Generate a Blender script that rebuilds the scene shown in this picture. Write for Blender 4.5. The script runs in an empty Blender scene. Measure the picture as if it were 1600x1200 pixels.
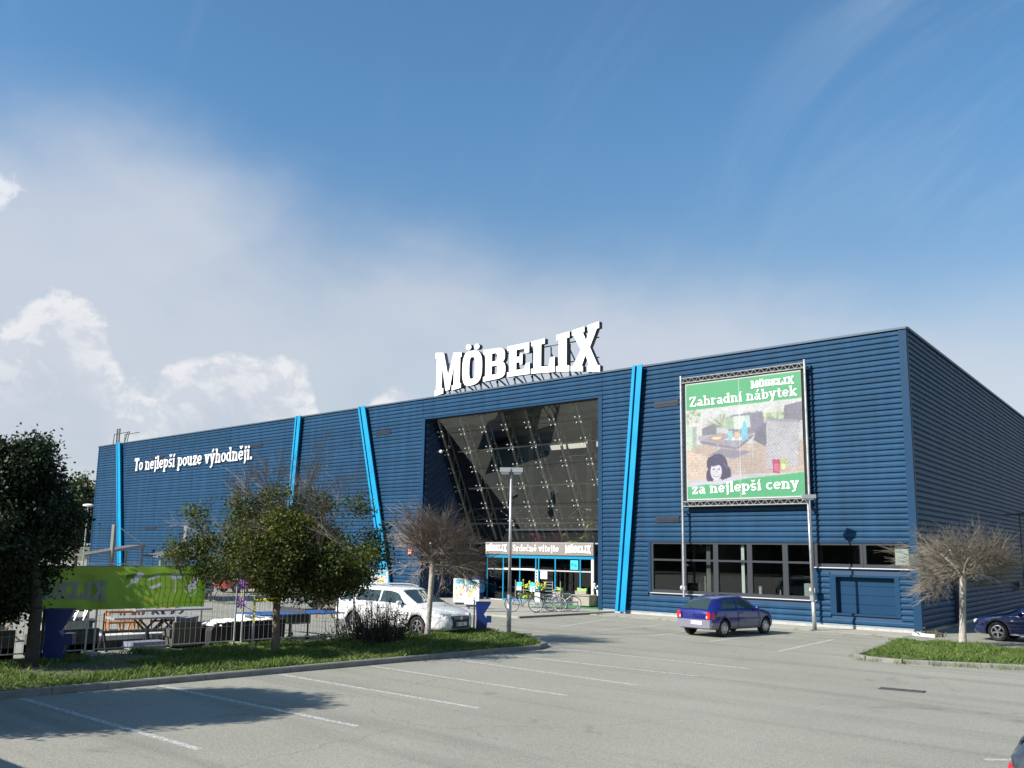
import bpy, bmesh, math, random
import numpy as np
from mathutils import Vector, Matrix
R = math.radians
random.seed(7)
scene = bpy.context.scene
C = scene.collection

# ------------------------------------------------------------------ camera
cam_d = bpy.data.cameras.new('camera'); cam = bpy.data.objects.new('camera', cam_d); C.objects.link(cam)
rt = Vector((0.72218, 0.69151, 0.01570)).normalized()
up = Vector((0.108, -0.135, 0.985)); bk = rt.cross(up).normalized(); up = bk.cross(rt).normalized()
cam.matrix_world = Matrix(((rt.x, up.x, bk.x, 13.633), (rt.y, up.y, bk.y, -35.219), (rt.z, up.z, bk.z, 2.65), (0, 0, 0, 1)))
cam_d.sensor_width = 36; cam_d.lens = 1497 / 1600 * 36; cam_d.clip_start = .1; cam_d.clip_end = 6000
scene.camera = cam
scene.view_settings.view_transform = 'Standard'; scene.view_settings.look = 'None'
scene.view_settings.gamma = 1; scene.view_settings.use_curve_mapping = False
scene.view_settings.exposure = 1.05

# ------------------------------------------------------------------ sun and sky
SUN_EL = 35.0; sh = Vector((.37, .93)).normalized()          # the way the light travels over the ground
sd = bpy.data.lights.new('sun', 'SUN'); sd.energy = 4.1; sd.angle = R(.55); sd.color = (1, .945, .86)
so = bpy.data.objects.new('sun', sd); C.objects.link(so)
ldir = Vector((sh.x * math.cos(R(SUN_EL)), sh.y * math.cos(R(SUN_EL)), -math.sin(R(SUN_EL))))
so.rotation_euler = ldir.to_track_quat('-Z', 'Y').to_euler(); so.location = (-20, -60, 40)

W = bpy.data.worlds.new('World'); scene.world = W; W.use_nodes = True
nt = W.node_tree; nt.nodes.clear()
def N(t, **k):
    n = nt.nodes.new(t)
    for a, b in k.items(): setattr(n, a, b)
    return n
def K(a, b): nt.links.new(a, b)
def MA(op, a, b=None, c=None, clamp=False):
    n = N('ShaderNodeMath', operation=op, use_clamp=clamp)
    for i, v in enumerate((a, b, c)):
        if v is None: continue
        if isinstance(v, (int, float)): n.inputs[i].default_value = v
        else: K(v, n.inputs[i])
    return n.outputs[0]
def SS(v, lo, hi, a=0., b=1.):                                # smooth step of v from lo..hi to a..b
    n = N('ShaderNodeMapRange', interpolation_type='SMOOTHSTEP'); K(v, n.inputs[0])
    for i, q in enumerate((lo, hi, a, b)): 
        if isinstance(q, (int, float)): n.inputs[i + 1].default_value = q
        else: K(q, n.inputs[i + 1])
    return n.outputs[0]
sky = N('ShaderNodeTexSky', sky_type='NISHITA', sun_disc=False, sun_elevation=R(SUN_EL),
        sun_rotation=math.atan2(-sh.x, -sh.y) % (2 * math.pi), air_density=1.0, dust_density=.6, ozone_density=1.6, altitude=200)
tc = N('ShaderNodeTexCoord'); sp = N('ShaderNodeSeparateXYZ'); K(tc.outputs['Generated'], sp.inputs[0])
el = MA('MULTIPLY', MA('ARCSINE', sp.outputs[2]), 180 / math.pi)
az = MA('MULTIPLY', MA('ARCTAN2', sp.outputs[1], sp.outputs[0]), 180 / math.pi)
def noise(scale, detail, rough, vec, dist=0., lac=2.):
    n = N('ShaderNodeTexNoise'); n.inputs['Scale'].default_value = scale; n.inputs['Detail'].default_value = detail
    n.inputs['Roughness'].default_value = rough; n.inputs['Distortion'].default_value = dist; n.inputs['Lacunarity'].default_value = lac
    K(vec, n.inputs['Vector']); return n.outputs['Fac']
def mapv(vec, loc=(0, 0, 0), rot=(0, 0, 0), sc=(1, 1, 1)):
    n = N('ShaderNodeMapping'); n.inputs['Location'].default_value = loc; n.inputs['Rotation'].default_value = rot; n.inputs['Scale'].default_value = sc
    K(vec, n.inputs['Vector']); return n.outputs[0]
def curve(v, lo, hi, pts):                                    # v in degrees -> value, through points
    m = SSlin(v, lo, hi); n = N('ShaderNodeFloatCurve'); c = n.mapping.curves[0]
    while len(c.points) > 2: c.points.remove(c.points[0])
    xs = [((a - lo) / (hi - lo), b) for a, b in pts]
    c.points[0].location = xs[0]; c.points[1].location = xs[-1]
    for q in xs[1:-1]: c.points.new(*q)
    n.mapping.update(); K(m, n.inputs['Value']); return n.outputs[0]
def SSlin(v, lo, hi):
    n = N('ShaderNodeMapRange'); K(v, n.inputs[0]); n.inputs[1].default_value = lo; n.inputs[2].default_value = hi
    return n.outputs[0]
G = tc.outputs['Generated']
big = noise(3.2, 5, .55, mapv(G, sc=(1, 1, 1.6)))
fine = noise(15, 10, .60, mapv(G, sc=(1, 1, 1.25)), .25)
mid = noise(6.5, 3, .5, mapv(G, loc=(3, 1, 2), sc=(1, 1, 1.2)))
# thin high veil: its upper edge sinks from left to right, all round it stays a broken low band
edge = MA('MULTIPLY', curve(az, -180, 180, [(-180, .62), (-90, .5), (0, .45), (95, .42), (105, .44), (118, .48), (130, .52), (138, .58), (150, .67), (160, .74), (180, .62)]), 30)
wob = MA('MULTIPLY', MA('SUBTRACT', big, .5), 9)
veil = MA('POWER', SS(MA('SUBTRACT', MA('ADD', edge, wob), el), -5.5, 4.5), 1.25)
veil = MA('MULTIPLY', MA('MULTIPLY', veil, SS(big, .28, .62, .62, .95)), SS(el, 3, 12, .62, 1.))
# streaks of cirrus
st = noise(2.3, 6, .6, mapv(G, rot=(0, R(38), R(20)), sc=(1.0, 5.5, 1.2)), .6)
st2 = MA('MULTIPLY', SS(st, .50, .74), SS(el, 4, 12))
st2 = MA('MULTIPLY', st2, SS(az, 122, 108, .10, .42))
# heaped clouds: a skyline height over azimuth, roughened by noise
top = MA('MULTIPLY', curve(az, -180, 180, [(-180, .28), (-120, .36), (-60, .22), (0, .30), (60, .2), (90, .16), (110, .16), (128, .18), (136, .27), (139.5, .40), (141.5, .40), (144, .30), (146, .40), (148.5, .47), (151.5, .45), (153.5, .44), (155.2, .37), (157.2, .47), (159.3, .53), (160.8, .53), (162.5, .42), (166, .42), (180, .28)]), 24)
warp = MA('ADD', MA('MULTIPLY', MA('SUBTRACT', fine, .5), 5.2), MA('MULTIPLY', MA('SUBTRACT', mid, .55), 6.5))
hd = MA('SUBTRACT', MA('ADD', top, warp), el)
heap = MA('MULTIPLY', SS(hd, -.1, .8), SS(el, 1.0, 8.0, .45, 1.))
heap = MA('MULTIPLY', heap, SS(az, 134, 140, .25, 1.))
puff = MA('MULTIPLY', SS(MA('ADD', fine, MA('MULTIPLY', MA('ADD', MA('ABSOLUTE', MA('SUBTRACT', az, 163.5)), MA('MULTIPLY', MA('ABSOLUTE', MA('SUBTRACT', el, 18.6)), 1.6)), -.075)), .33, .46), 0.85)
fineb = noise(15, 10, .60, mapv(G, loc=(-.006, .004, .012), sc=(1, 1, 1.25)), .25)
rel = MA('MULTIPLY', SS(MA('SUBTRACT', fine, fineb), -.06, .07, .35, 1.), SS(hd, 5.5, .6, .12, 1.))
def MC(f, a, b, bt='MIX'):
    n = N('ShaderNodeMix', data_type='RGBA', blend_type=bt)
    for s, v in ((0, f), (6, a), (7, b)):
        if isinstance(v, (int, float)): n.inputs[s].default_value = v
        elif isinstance(v, tuple): n.inputs[s].default_value = (*v, 1)
        else: K(v, n.inputs[s])
    return n.outputs[2]
SK = 1.0
hs = N('ShaderNodeHueSaturation'); hs.inputs['Saturation'].default_value = 1.0; hs.inputs['Value'].default_value = 1.0
K(sky.outputs[0], hs.inputs['Color'])
tint = MC(SS(el, 8, 27), (1.22, 1.17, 1.08), (.90, 1.34, 1.50))
base = MC(1.0, hs.outputs[0], tint, 'MULTIPLY')
col = MC(MA('MULTIPLY', veil, .86), base, (5.7, 6.05, 6.75))
col = MC(MA('MULTIPLY', st2, .55), col, (5.0, 6.0, 7.2))
ccol = MC(rel, (4.7, 5.2, 6.15), (7.9, 7.85, 8.0))
col = MC(MA('MULTIPLY', heap, .80), col, ccol)
col = MC(puff, col, (7.4, 7.7, 8.2))
bg = N('ShaderNodeBackground'); bg.inputs['Strength'].default_value = .055
K(col, bg.inputs['Color'])
wo = N('ShaderNodeOutputWorld'); K(bg.outputs[0], wo.inputs[0])
W.cycles.sampling_method = 'MANUAL'; W.cycles.sample_map_resolution = 512
scene.cycles.max_bounces = 7; scene.cycles.transparent_max_bounces = 24
scene.cycles.use_denoising = True

# ------------------------------------------------------------------ materials
MATS = {}
def mat(name, col, rough=.6, metal=0., var=.0, vscale=3., bump=0., bscale=20., spec=.5, coat=0., sub=None, col2=None, emit=None, island=0.):
    if name in MATS: return MATS[name]
    m = bpy.data.materials.new(name); m.use_nodes = True; t = m.node_tree; b = t.nodes['Principled BSDF']
    b.inputs['Base Color'].default_value = (*col, 1); b.inputs['Roughness'].default_value = rough; b.inputs['Metallic'].default_value = metal
    b.inputs['Specular IOR Level'].default_value = spec; b.inputs['Coat Weight'].default_value = coat; b.inputs['Coat Roughness'].default_value = .04
    tcn = t.nodes.new('ShaderNodeTexCoord'); last = None
    if var or col2:
        n = t.nodes.new('ShaderNodeTexNoise'); n.inputs['Scale'].default_value = vscale; n.inputs['Detail'].default_value = 6; n.inputs['Roughness'].default_value = .62
        t.links.new(tcn.outputs['Object'], n.inputs['Vector'])
        r = t.nodes.new('ShaderNodeValToRGB'); r.color_ramp.elements[0].position = .3; r.color_ramp.elements[1].position = .7
        c2 = col2 or tuple(min(1, c * (1 + var)) for c in col); c1 = col if col2 else tuple(c * (1 - var) for c in col)
        r.color_ramp.elements[0].color = (*c1, 1); r.color_ramp.elements[1].color = (*c2, 1)
        t.links.new(n.outputs['Fac'], r.inputs['Fac']); last = r.outputs['Color']
        rr = t.nodes.new('ShaderNodeMapRange'); rr.inputs[3].default_value = max(0, rough - .12); rr.inputs[4].default_value = min(1, rough + .12)
        t.links.new(n.outputs['Fac'], rr.inputs[0]); t.links.new(rr.outputs[0], b.inputs['Roughness'])
    if island:
        g = t.nodes.new('ShaderNodeNewGeometry'); h = t.nodes.new('ShaderNodeHueSaturation')
        a = t.nodes.new('ShaderNodeMapRange'); a.inputs[3].default_value = 1 - island; a.inputs[4].default_value = 1 + island
        t.links.new(g.outputs['Random Per Island'], a.inputs[0]); t.links.new(a.outputs[0], h.inputs['Value'])
        a2 = t.nodes.new('ShaderNodeMapRange'); a2.inputs[3].default_value = .5 + .035 * (island > .3); a2.inputs[4].default_value = .5 - .03 * (island > .3)
        w = t.nodes.new('ShaderNodeMath'); w.operation = 'FRACT'; w2 = t.nodes.new('ShaderNodeMath'); w2.operation = 'MULTIPLY'; w2.inputs[1].default_value = 7.31
        t.links.new(g.outputs['Random Per Island'], w2.inputs[0]); t.links.new(w2.outputs[0], w.inputs[0]); t.links.new(w.outputs[0], a2.inputs[0]); t.links.new(a2.outputs[0], h.inputs['Hue'])
        if last is None: h.inputs['Color'].default_value = (*col, 1)
        else: t.links.new(last, h.inputs['Color'])
        last = h.outputs['Color']
    if last is not None: t.links.new(last, b.inputs['Base Color'])
    if bump:
        n = t.nodes.new('ShaderNodeTexNoise'); n.inputs['Scale'].default_value = bscale; n.inputs['Detail'].default_value = 4
        t.links.new(tcn.outputs['Object'], n.inputs['Vector'])
        bp = t.nodes.new('ShaderNodeBump'); bp.inputs['Strength'].default_value = bump; bp.inputs['Distance'].default_value = .02
        t.links.new(n.outputs['Fac'], bp.inputs['Height']); t.links.new(bp.outputs[0], b.inputs['Normal'])
    if sub:
        tr = t.nodes.new('ShaderNodeBsdfTranslucent'); mx = t.nodes.new('ShaderNodeMixShader'); mx.inputs[0].default_value = sub
        if last is not None: t.links.new(last, tr.inputs['Color'])
        else: tr.inputs['Color'].default_value = (*col, 1)
        o = t.nodes['Material Output']; t.links.new(b.outputs[0], mx.inputs[1]); t.links.new(tr.outputs[0], mx.inputs[2]); t.links.new(mx.outputs[0], o.inputs[0])
    MATS[name] = m; return m
def glass(name, tint=(.8, .85, .84), ior=1.5, rough=.0, keep=.85):
    m = bpy.data.materials.new(name); m.use_nodes = True; t = m.node_tree; t.nodes.clear()
    o = t.nodes.new('ShaderNodeOutputMaterial'); mx = t.nodes.new('ShaderNodeMixShader'); tr = t.nodes.new('ShaderNodeBsdfTransparent'); gl = t.nodes.new('ShaderNodeBsdfGlossy')
    fr = t.nodes.new('ShaderNodeFresnel'); fr.inputs[0].default_value = ior; tr.inputs[0].default_value = (*tint, 1); gl.inputs['Roughness'].default_value = rough
    gl.inputs['Color'].default_value = (.9, .93, .95, 1)
    t.links.new(fr.outputs[0], mx.inputs[0]); t.links.new(tr.outputs[0], mx.inputs[1]); t.links.new(gl.outputs[0], mx.inputs[2]); t.links.new(mx.outputs[0], o.inputs[0])
    MATS[name] = m; return m

def weathered(m):
    t = m.node_tree; b = t.nodes['Principled BSDF']; g = t.nodes.new('ShaderNodeNewGeometry'); mp = t.nodes.new('ShaderNodeMapping'); mp.inputs['Scale'].default_value = (1.1, 1.1, .12); t.links.new(g.outputs['Position'], mp.inputs[0])
    n = t.nodes.new('ShaderNodeTexNoise'); n.inputs['Scale'].default_value = 1.6; n.inputs['Detail'].default_value = 7; n.inputs['Roughness'].default_value = .65; t.links.new(mp.outputs[0], n.inputs[0])
    r = t.nodes.new('ShaderNodeMapRange'); r.inputs[1].default_value = .3; r.inputs[2].default_value = .7; r.inputs[3].default_value = .78; r.inputs[4].default_value = 1.2; t.links.new(n.outputs[0], r.inputs[0])
    oi = t.nodes.new('ShaderNodeObjectInfo'); r2 = t.nodes.new('ShaderNodeMapRange'); r2.inputs[3].default_value = .92; r2.inputs[4].default_value = 1.08; t.links.new(oi.outputs['Random'], r2.inputs[0])
    mu = t.nodes.new('ShaderNodeMath'); mu.operation = 'MULTIPLY'; t.links.new(r.outputs[0], mu.inputs[0]); t.links.new(r2.outputs[0], mu.inputs[1])
    h = t.nodes.new('ShaderNodeHueSaturation'); h.inputs['Color'].default_value = b.inputs['Base Color'].default_value; t.links.new(mu.outputs[0], h.inputs['Value']); t.links.new(h.outputs[0], b.inputs['Base Color'])
    r3 = t.nodes.new('ShaderNodeMapRange'); r3.inputs[3].default_value = .42; r3.inputs[4].default_value = .62; t.links.new(n.outputs[0], r3.inputs[0]); t.links.new(r3.outputs[0], b.inputs['Roughness'])
# ------------------------------------------------------------------ mesh helpers
class MB:
    def __init__(s): s.v = []; s.f = []; s.m = []; s.cur = 0
    def face(s, pts, mi=None):
        b = len(s.v); s.v += [tuple(p) for p in pts]; s.f.append(tuple(range(b, b + len(pts)))); s.m.append(s.cur if mi is None else mi)
    def box(s, x0, x1, y0, y1, z0, z1, T=None):
        p = [(x0, y0, z0), (x1, y0, z0), (x1, y1, z0), (x0, y1, z0), (x0, y0, z1), (x1, y0, z1), (x1, y1, z1), (x0, y1, z1)]
        if T: p = [tuple(T @ Vector(q)) for q in p]
        b = len(s.v); s.v += p
        for q in ((0, 3, 2, 1), (4, 5, 6, 7), (0, 1, 5, 4), (1, 2, 6, 5), (2, 3, 7, 6), (3, 0, 4, 7)):
            s.f.append(tuple(b + i for i in q)); s.m.append(s.cur)
        return s
    def tube(s, p0, p1, r0, r1=None, n=6, cap=True):
        p0 = Vector(p0); p1 = Vector(p1); r1 = r0 if r1 is None else r1; d = p1 - p0
        if d.length < 1e-6: return s
        d.normalize(); a = d.orthogonal().normalized(); c = d.cross(a); b = len(s.v)
        for p, r in ((p0, r0), (p1, r1)):
            for i in range(n):
                t = 2 * math.pi * i / n; s.v.append(tuple(p + a * (r * math.cos(t)) + c * (r * math.sin(t))))
        for i in range(n):
            j = (i + 1) % n; s.f.append((b + i, b + j, b + n + j, b + n + i)); s.m.append(s.cur)
        if cap: s.f.append(tuple(b + n - 1 - i for i in range(n))); s.f.append(tuple(b + n + i for i in range(n))); s.m += [s.cur] * 2
        return s
    def path(s, pts, r, n=6):
        for a, b in zip(pts, pts[1:]): s.tube(a, b, r, r, n)
        return s
    def bar(s, p0, p1, w, h, upv=(0, 0, 1)):                  # rectangular bar
        p0 = Vector(p0); p1 = Vector(p1); d = (p1 - p0).normalized(); u = Vector(upv); sd_ = d.cross(u)
        if sd_.length < 1e-4: sd_ = d.orthogonal()
        sd_.normalize(); u = sd_.cross(d).normalized(); q = []
        for p in (p0, p1):
            for a, b in ((-1, -1), (1, -1), (1, 1), (-1, 1)): q.append(p + sd_ * (a * w / 2) + u * (b * h / 2))
        b = len(s.v); s.v += [tuple(x) for x in q]
        for f in ((0, 1, 2, 3), (4, 7, 6, 5), (0, 4, 5, 1), (1, 5, 6, 2), (2, 6, 7, 3), (3, 7, 4, 0)):
            s.f.append(tuple(b + i for i in f)); s.m.append(s.cur)
        return s
    def prism(s, poly, h0, h1, T=None):                       # outline in xy, height z
        n = len(poly); b = len(s.v); p = [(x, y, h0) for x, y in poly] + [(x, y, h1) for x, y in poly]
        if T: p = [tuple(T @ Vector(q)) for q in p]
        s.v += p; s.f.append(tuple(b + n - 1 - i for i in range(n))); s.f.append(tuple(b + n + i for i in range(n)))
        for i in range(n): j = (i + 1) % n; s.f.append((b + i, b + j, b + n + j, b + n + i))
        s.m += [s.cur] * (n + 2); return s
    def lathe(s, prof, n=16, T=None, closed=False):           # prof of (r, z)
        b = len(s.v); k = len(prof)
        for i in range(n):
            t = 2 * math.pi * i / n
            for r, z in prof:
                p = Vector((r * math.cos(t), r * math.sin(t), z)); s.v.append(tuple(T @ p if T else p))
        for i in range(n):
            j = (i + 1) % n
            for a in range(k if closed else k - 1):
                c = (a + 1) % k; s.f.append((b + i * k + a, b + j * k + a, b + j * k + c, b + i * k + c)); s.m.append(s.cur)
        return s
    def ball(s, c, rx, ry=None, rz=None, n=10, m=6):
        ry = ry or rx; rz = rz or rx; b = len(s.v)
        for i in range(m + 1):
            f = math.pi * i / m
            for j in range(n):
                t = 2 * math.pi * j / n; s.v.append((c[0] + rx * math.sin(f) * math.cos(t), c[1] + ry * math.sin(f) * math.sin(t), c[2] + rz * math.cos(f)))
        for i in range(m):
            for j in range(n):
                k = (j + 1) % n; s.f.append((b + i * n + j, b + (i + 1) * n + j, b + (i + 1) * n + k, b + i * n + k)); s.m.append(s.cur)
        return s
    def mesh(s, name, mats, smooth=False):
        me = bpy.data.meshes.new(name); me.from_pydata(s.v, [], s.f)
        mats = mats if isinstance(mats, (list, tuple)) else [mats]
        for m in mats: me.materials.append(m)
        if len(mats) > 1: me.polygons.foreach_set('material_index', s.m)
        if smooth: me.polygons.foreach_set('use_smooth', [True] * len(me.polygons))
        me.update(); return me
    def build(s, name, mats, parent=None, smooth=False, T=None):
        return put(name, s.mesh(name, mats, smooth), parent, T)
def put(name, me, parent=None, T=None):
    o = bpy.data.objects.new(name, me); C.objects.link(o)
    if parent: o.parent = parent
    if T is not None: o.matrix_local = T
    return o
def tag(o, label=None, cat=None, group=None, kind=None):
    if label: o['label'] = label
    if cat: o['category'] = cat
    if group: o['group'] = group
    if kind: o['kind'] = kind
    return o
def thing(name, label, cat, loc=(0, 0, 0), rz=0., group=None):
    o = bpy.data.objects.new(name, None); C.objects.link(o); o.location = loc; o.rotation_euler = (0, 0, rz); o.empty_display_size = .3
    return tag(o, label, cat, group)
def struct(name, mb, m, smooth=False):
    return tag(mb.build(name, m, None, smooth), kind='structure')
def copy_tree(o, parent=None, link=C):
    c = o.copy(); link.objects.link(c); c.parent = parent
    for ch in list(o.children): copy_tree(ch, c)
    return c
def TM(loc, rz=0., rx=0., ry=0., s=1.):
    return Matrix.Translation(loc) @ Matrix.Rotation(rz, 4, 'Z') @ Matrix.Rotation(ry, 4, 'Y') @ Matrix.Rotation(rx, 4, 'X') @ Matrix.Scale(s, 4)
FACING = lambda x, y, z: Matrix.Translation((x, y, z)) @ Matrix.Rotation(R(90), 4, 'X')   # flat print standing up, read from -y

# shared colours
blue = mat('cladding_blue', (.0105, .047, .102), .5, .0, .10, .6, .05, 3, spec=.14)
blue_trim = mat('trim_blue', (.008, .039, .089), .5, 0, .06, 1., spec=.14)
weathered(blue)
cyan = mat('beam_cyan', (.002, .235, .45), .5, 0, .10, 1.2, spec=.25)
steel = mat('galvanised_steel', (.42, .43, .44), .42, .55, .15, 6)
steel_d = mat('dark_steel', (.09, .095, .10), .45, .5, .15, 6)
white = mat('white_plastic', (.80, .80, .79), .35, 0, .04, 2)
dark = mat('dark_plastic', (.02, .02, .024), .5)
rubber = mat('rubber', (.022, .022, .023), .85, 0, .2, 8)
concrete = mat('concrete', (.36, .35, .32), .9, 0, .18, 5, .3, 30)
# ------------------------------------------------------------------ lettering
def stroke_glyphs():
    L = lambda *a: ('L', *a); A = lambda *a: ('A', *a)
    H = .16                                                   # serif thickness
    g = {}
    sv = lambda x, y, a=-.2, b=.2: L(x + a, y, x + b, y, H)  # serif centred on y
    lo, hi = H / 2, 1 - H / 2
    bowl = lambda cx: A(cx, .5, .30, .40, 0, 360)
    g['o'] = (.86, [bowl(.43)]); g['.'] = (.36, [L(.18, 0, .18, .26, .27)])
    g['c'] = (.82, [A(.43, .5, .30, .40, 48, 318)]); g['e'] = (.86, [A(.43, .5, .30, .40, 8, 318), L(.14, .5, .73, .5, .15)])
    g['a'] = (.90, [A(.36, .28, .23, .19, 0, 360), L(.64, .08, .64, .68), A(.40, .66, .24, .23, 0, 150), L(.64, lo, .86, lo, H)])
    g['n'] = (1.02, [L(.24, 0, .24, 1), A(.50, .62, .26, .26, 0, 180), L(.76, 0, .76, .64), sv(.24, lo), sv(.76, lo), L(.02, hi, .24, hi, H)])
    g['h'] = (1.02, [L(.24, 0, .24, 1.45), A(.50, .62, .26, .26, 0, 180), L(.76, 0, .76, .64), sv(.24, lo), sv(.76, lo), L(.02, 1.45 - lo, .24, 1.45 - lo, H)])
    g['r'] = (.80, [L(.24, 0, .24, 1), A(.52, .58, .26, .30, 45, 180), sv(.24, lo, -.2, .26), L(.02, hi, .24, hi, H)])
    g['d'] = (.98, [A(.40, .5, .27, .40, 0, 360), L(.70, 0, .70, 1.45), L(.70, lo, .92, lo, H), L(.48, 1.45 - lo, .70, 1.45 - lo, H)])
    g['b'] = (.98, [A(.55, .5, .27, .40, 0, 360), L(.24, 0, .24, 1.45), L(.02, 1.45 - lo, .24, 1.45 - lo, H)])
    g['p'] = (.98, [A(.55, .5, .27, .40, 0, 360), L(.24, -.42, .24, 1), L(.02, hi, .24, hi, H), sv(.24, -.42 + lo)])
    g['l'] = (.54, [L(.27, 0, .27, 1.45), sv(.27, lo), L(.05, 1.45 - lo, .27, 1.45 - lo, H)])
    g['i'] = (.54, [L(.27, 0, .27, 1), sv(.27, lo), L(.05, hi, .27, hi, H), L(.27, 1.14, .27, 1.36, .24)])
    g['\u00ed'] = (.54, g['i'][1][:3] + [L(.22, 1.14, .36, 1.44, .17)])
    g['j'] = (.50, [L(.30, -.1, .30, 1), A(.10, -.1, .20, .22, 290, 360), L(.08, hi, .30, hi, H), L(.30, 1.14, .30, 1.36, .24)])
    g['k'] = (1.0, [L(.24, 0, .24, 1.45), L(.30, .46, .74, .92, .2), L(.42, .58, .80, .04, .22), sv(.24, lo), sv(.80, lo, -.16, .18), sv(.76, hi, -.16, .16), L(.02, 1.45 - lo, .24, 1.45 - lo, H)])
    g['t'] = (.66, [L(.30, .2, .30, 1.30), L(.06, hi, .58, hi, H), A(.50, .24, .20, .17, 180, 310)])
    g['u'] = (1.0, [L(.24, .36, .24, 1), A(.48, .36, .24, .27, 180, 360), L(.72, 0, .72, 1), L(.02, hi, .24, hi, H), L(.52, hi, .72, hi, H), L(.72, lo, .94, lo, H)])
    g['v'] = (.94, [L(.20, .96, .46, .06, .22), L(.74, .96, .48, .06, .2), sv(.20, hi), sv(.74, hi, -.18, .18)])
    g['y'] = (.94, [L(.20, .96, .46, .06, .22), L(.74, .96, .38, -.34, .2), sv(.20, hi), sv(.74, hi, -.18, .18), L(.14, -.36, .38, -.36, .15)])
    g['z'] = (.86, [L(.10, hi, .76, hi, H), L(.68, .86, .18, .14, .21), L(.10, lo, .76, lo, H), L(.14, .66, .14, .9, .12), L(.72, .1, .72, .34, .12)])
    g['s'] = (.78, [A(.39, .70, .22, .21, 20, 270), A(.39, .29, .24, .21, -160, 90)])
    g['Z'] = (1.1, [L(.10, 1.45 - lo, 1.0, 1.45 - lo, H), L(.88, 1.3, .22, .14, .24), L(.10, lo, 1.0, lo, H), L(.14, 1.05, .14, 1.36, .13), L(.96, .08, .96, .42, .13)])
    g['S'] = (.98, [A(.48, 1.05, .28, .30, 10, 270), A(.48, .42, .30, .33, -165, 90)])
    g['T'] = (1.04, [L(.06, 1.45 - lo, .98, 1.45 - lo, H + .02), L(.52, 0, .52, 1.4, .26), sv(.52, lo), L(.1, 1.1, .1, 1.4, .12), L(.94, 1.1, .94, 1.4, .12)])
    car = lambda x: [L(x - .2, 1.42, x, 1.18, .13), L(x + .2, 1.42, x, 1.18, .13)]
    ac = lambda x: [L(x - .06, 1.16, x + .12, 1.46, .16)]
    for a, b in (('s', '\u0161'), ('e', '\u011b'), ('c', '\u010d')): g[b] = (g[a][0], g[a][1] + car(g[a][0] / 2))
    for a, b in (('a', '\u00e1'), ('y', '\u00fd')): g[b] = (g[a][0], g[a][1] + ac(g[a][0] / 2))
    g[' '] = (.46, [])
    return g
GLY = stroke_glyphs()
def text_meshes(s, xh, depth=.02, weight=.25, space=.02, squeeze=1., slant=None):
    """list of (char, MB) in the xy plane, letter height along y, and the full length"""
    x = 0; out = []
    for ch in s:
        w, st = GLY[ch]; mb = MB(); e = 0.
        for k in st:
            e += .0006
            if k[0] == 'L':
                x0, y0, x1, y1 = k[1:5]; t = k[5] if len(k) > 5 else weight; seg = [((x0, y0), (x1, y1))]
                d = Vector((x1 - x0, y1 - y0)); d.normalize(); n = Vector((-d.y, d.x)) * (t / 2)
                polys = [[(x0 + n.x, y0 + n.y), (x0 - n.x, y0 - n.y), (x1 - n.x, y1 - n.y), (x1 + n.x, y1 + n.y)]]
            else:
                cx, cy, rx, ry, a0, a1 = k[1:7]; t = weight * .88; ns = max(4, int(abs(a1 - a0) / 24)); polys = []
                P = lambda a, o: (cx + (rx + o) * math.cos(R(a)), cy + (ry + o * .72) * math.sin(R(a)))
                for i in range(ns):
                    b0 = a0 + (a1 - a0) * i / ns; b1 = a0 + (a1 - a0) * (i + 1) / ns
                    polys.append([P(b0, t / 2), P(b0, -t / 2), P(b1, -t / 2), P(b1, t / 2)])
            for p in polys:
                q = [((x + a * squeeze) * xh, b * xh) for a, b in p]
                if sum(q[i][0] * q[(i + 1) % 4][1] - q[(i + 1) % 4][0] * q[i][1] for i in range(4)) < 0: q.reverse()
                mb.prism(q, 0, depth + e)
        if st: out.append((ch, mb))
        x += (w + space) * squeeze
    return out, x * xh
def lettering(s, xh, T, m, parent, name='lettering', depth=.004, split=False, width=None, **kw):
    ml, wid = text_meshes(s, xh, depth, **kw)
    sc = Matrix.Identity(4)
    if width: sc[0][0] = width / wid
    if split:
        for ch, mb in ml: put('letter', mb.mesh('letter', m), parent, T @ sc)
        return
    a = MB()
    for ch, mb in ml:
        b = len(a.v); a.v += mb.v; a.f += [tuple(i + b for i in f) for f in mb.f]; a.m += mb.m
    return put(name, a.mesh(name, m), parent, T @ sc)

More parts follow.
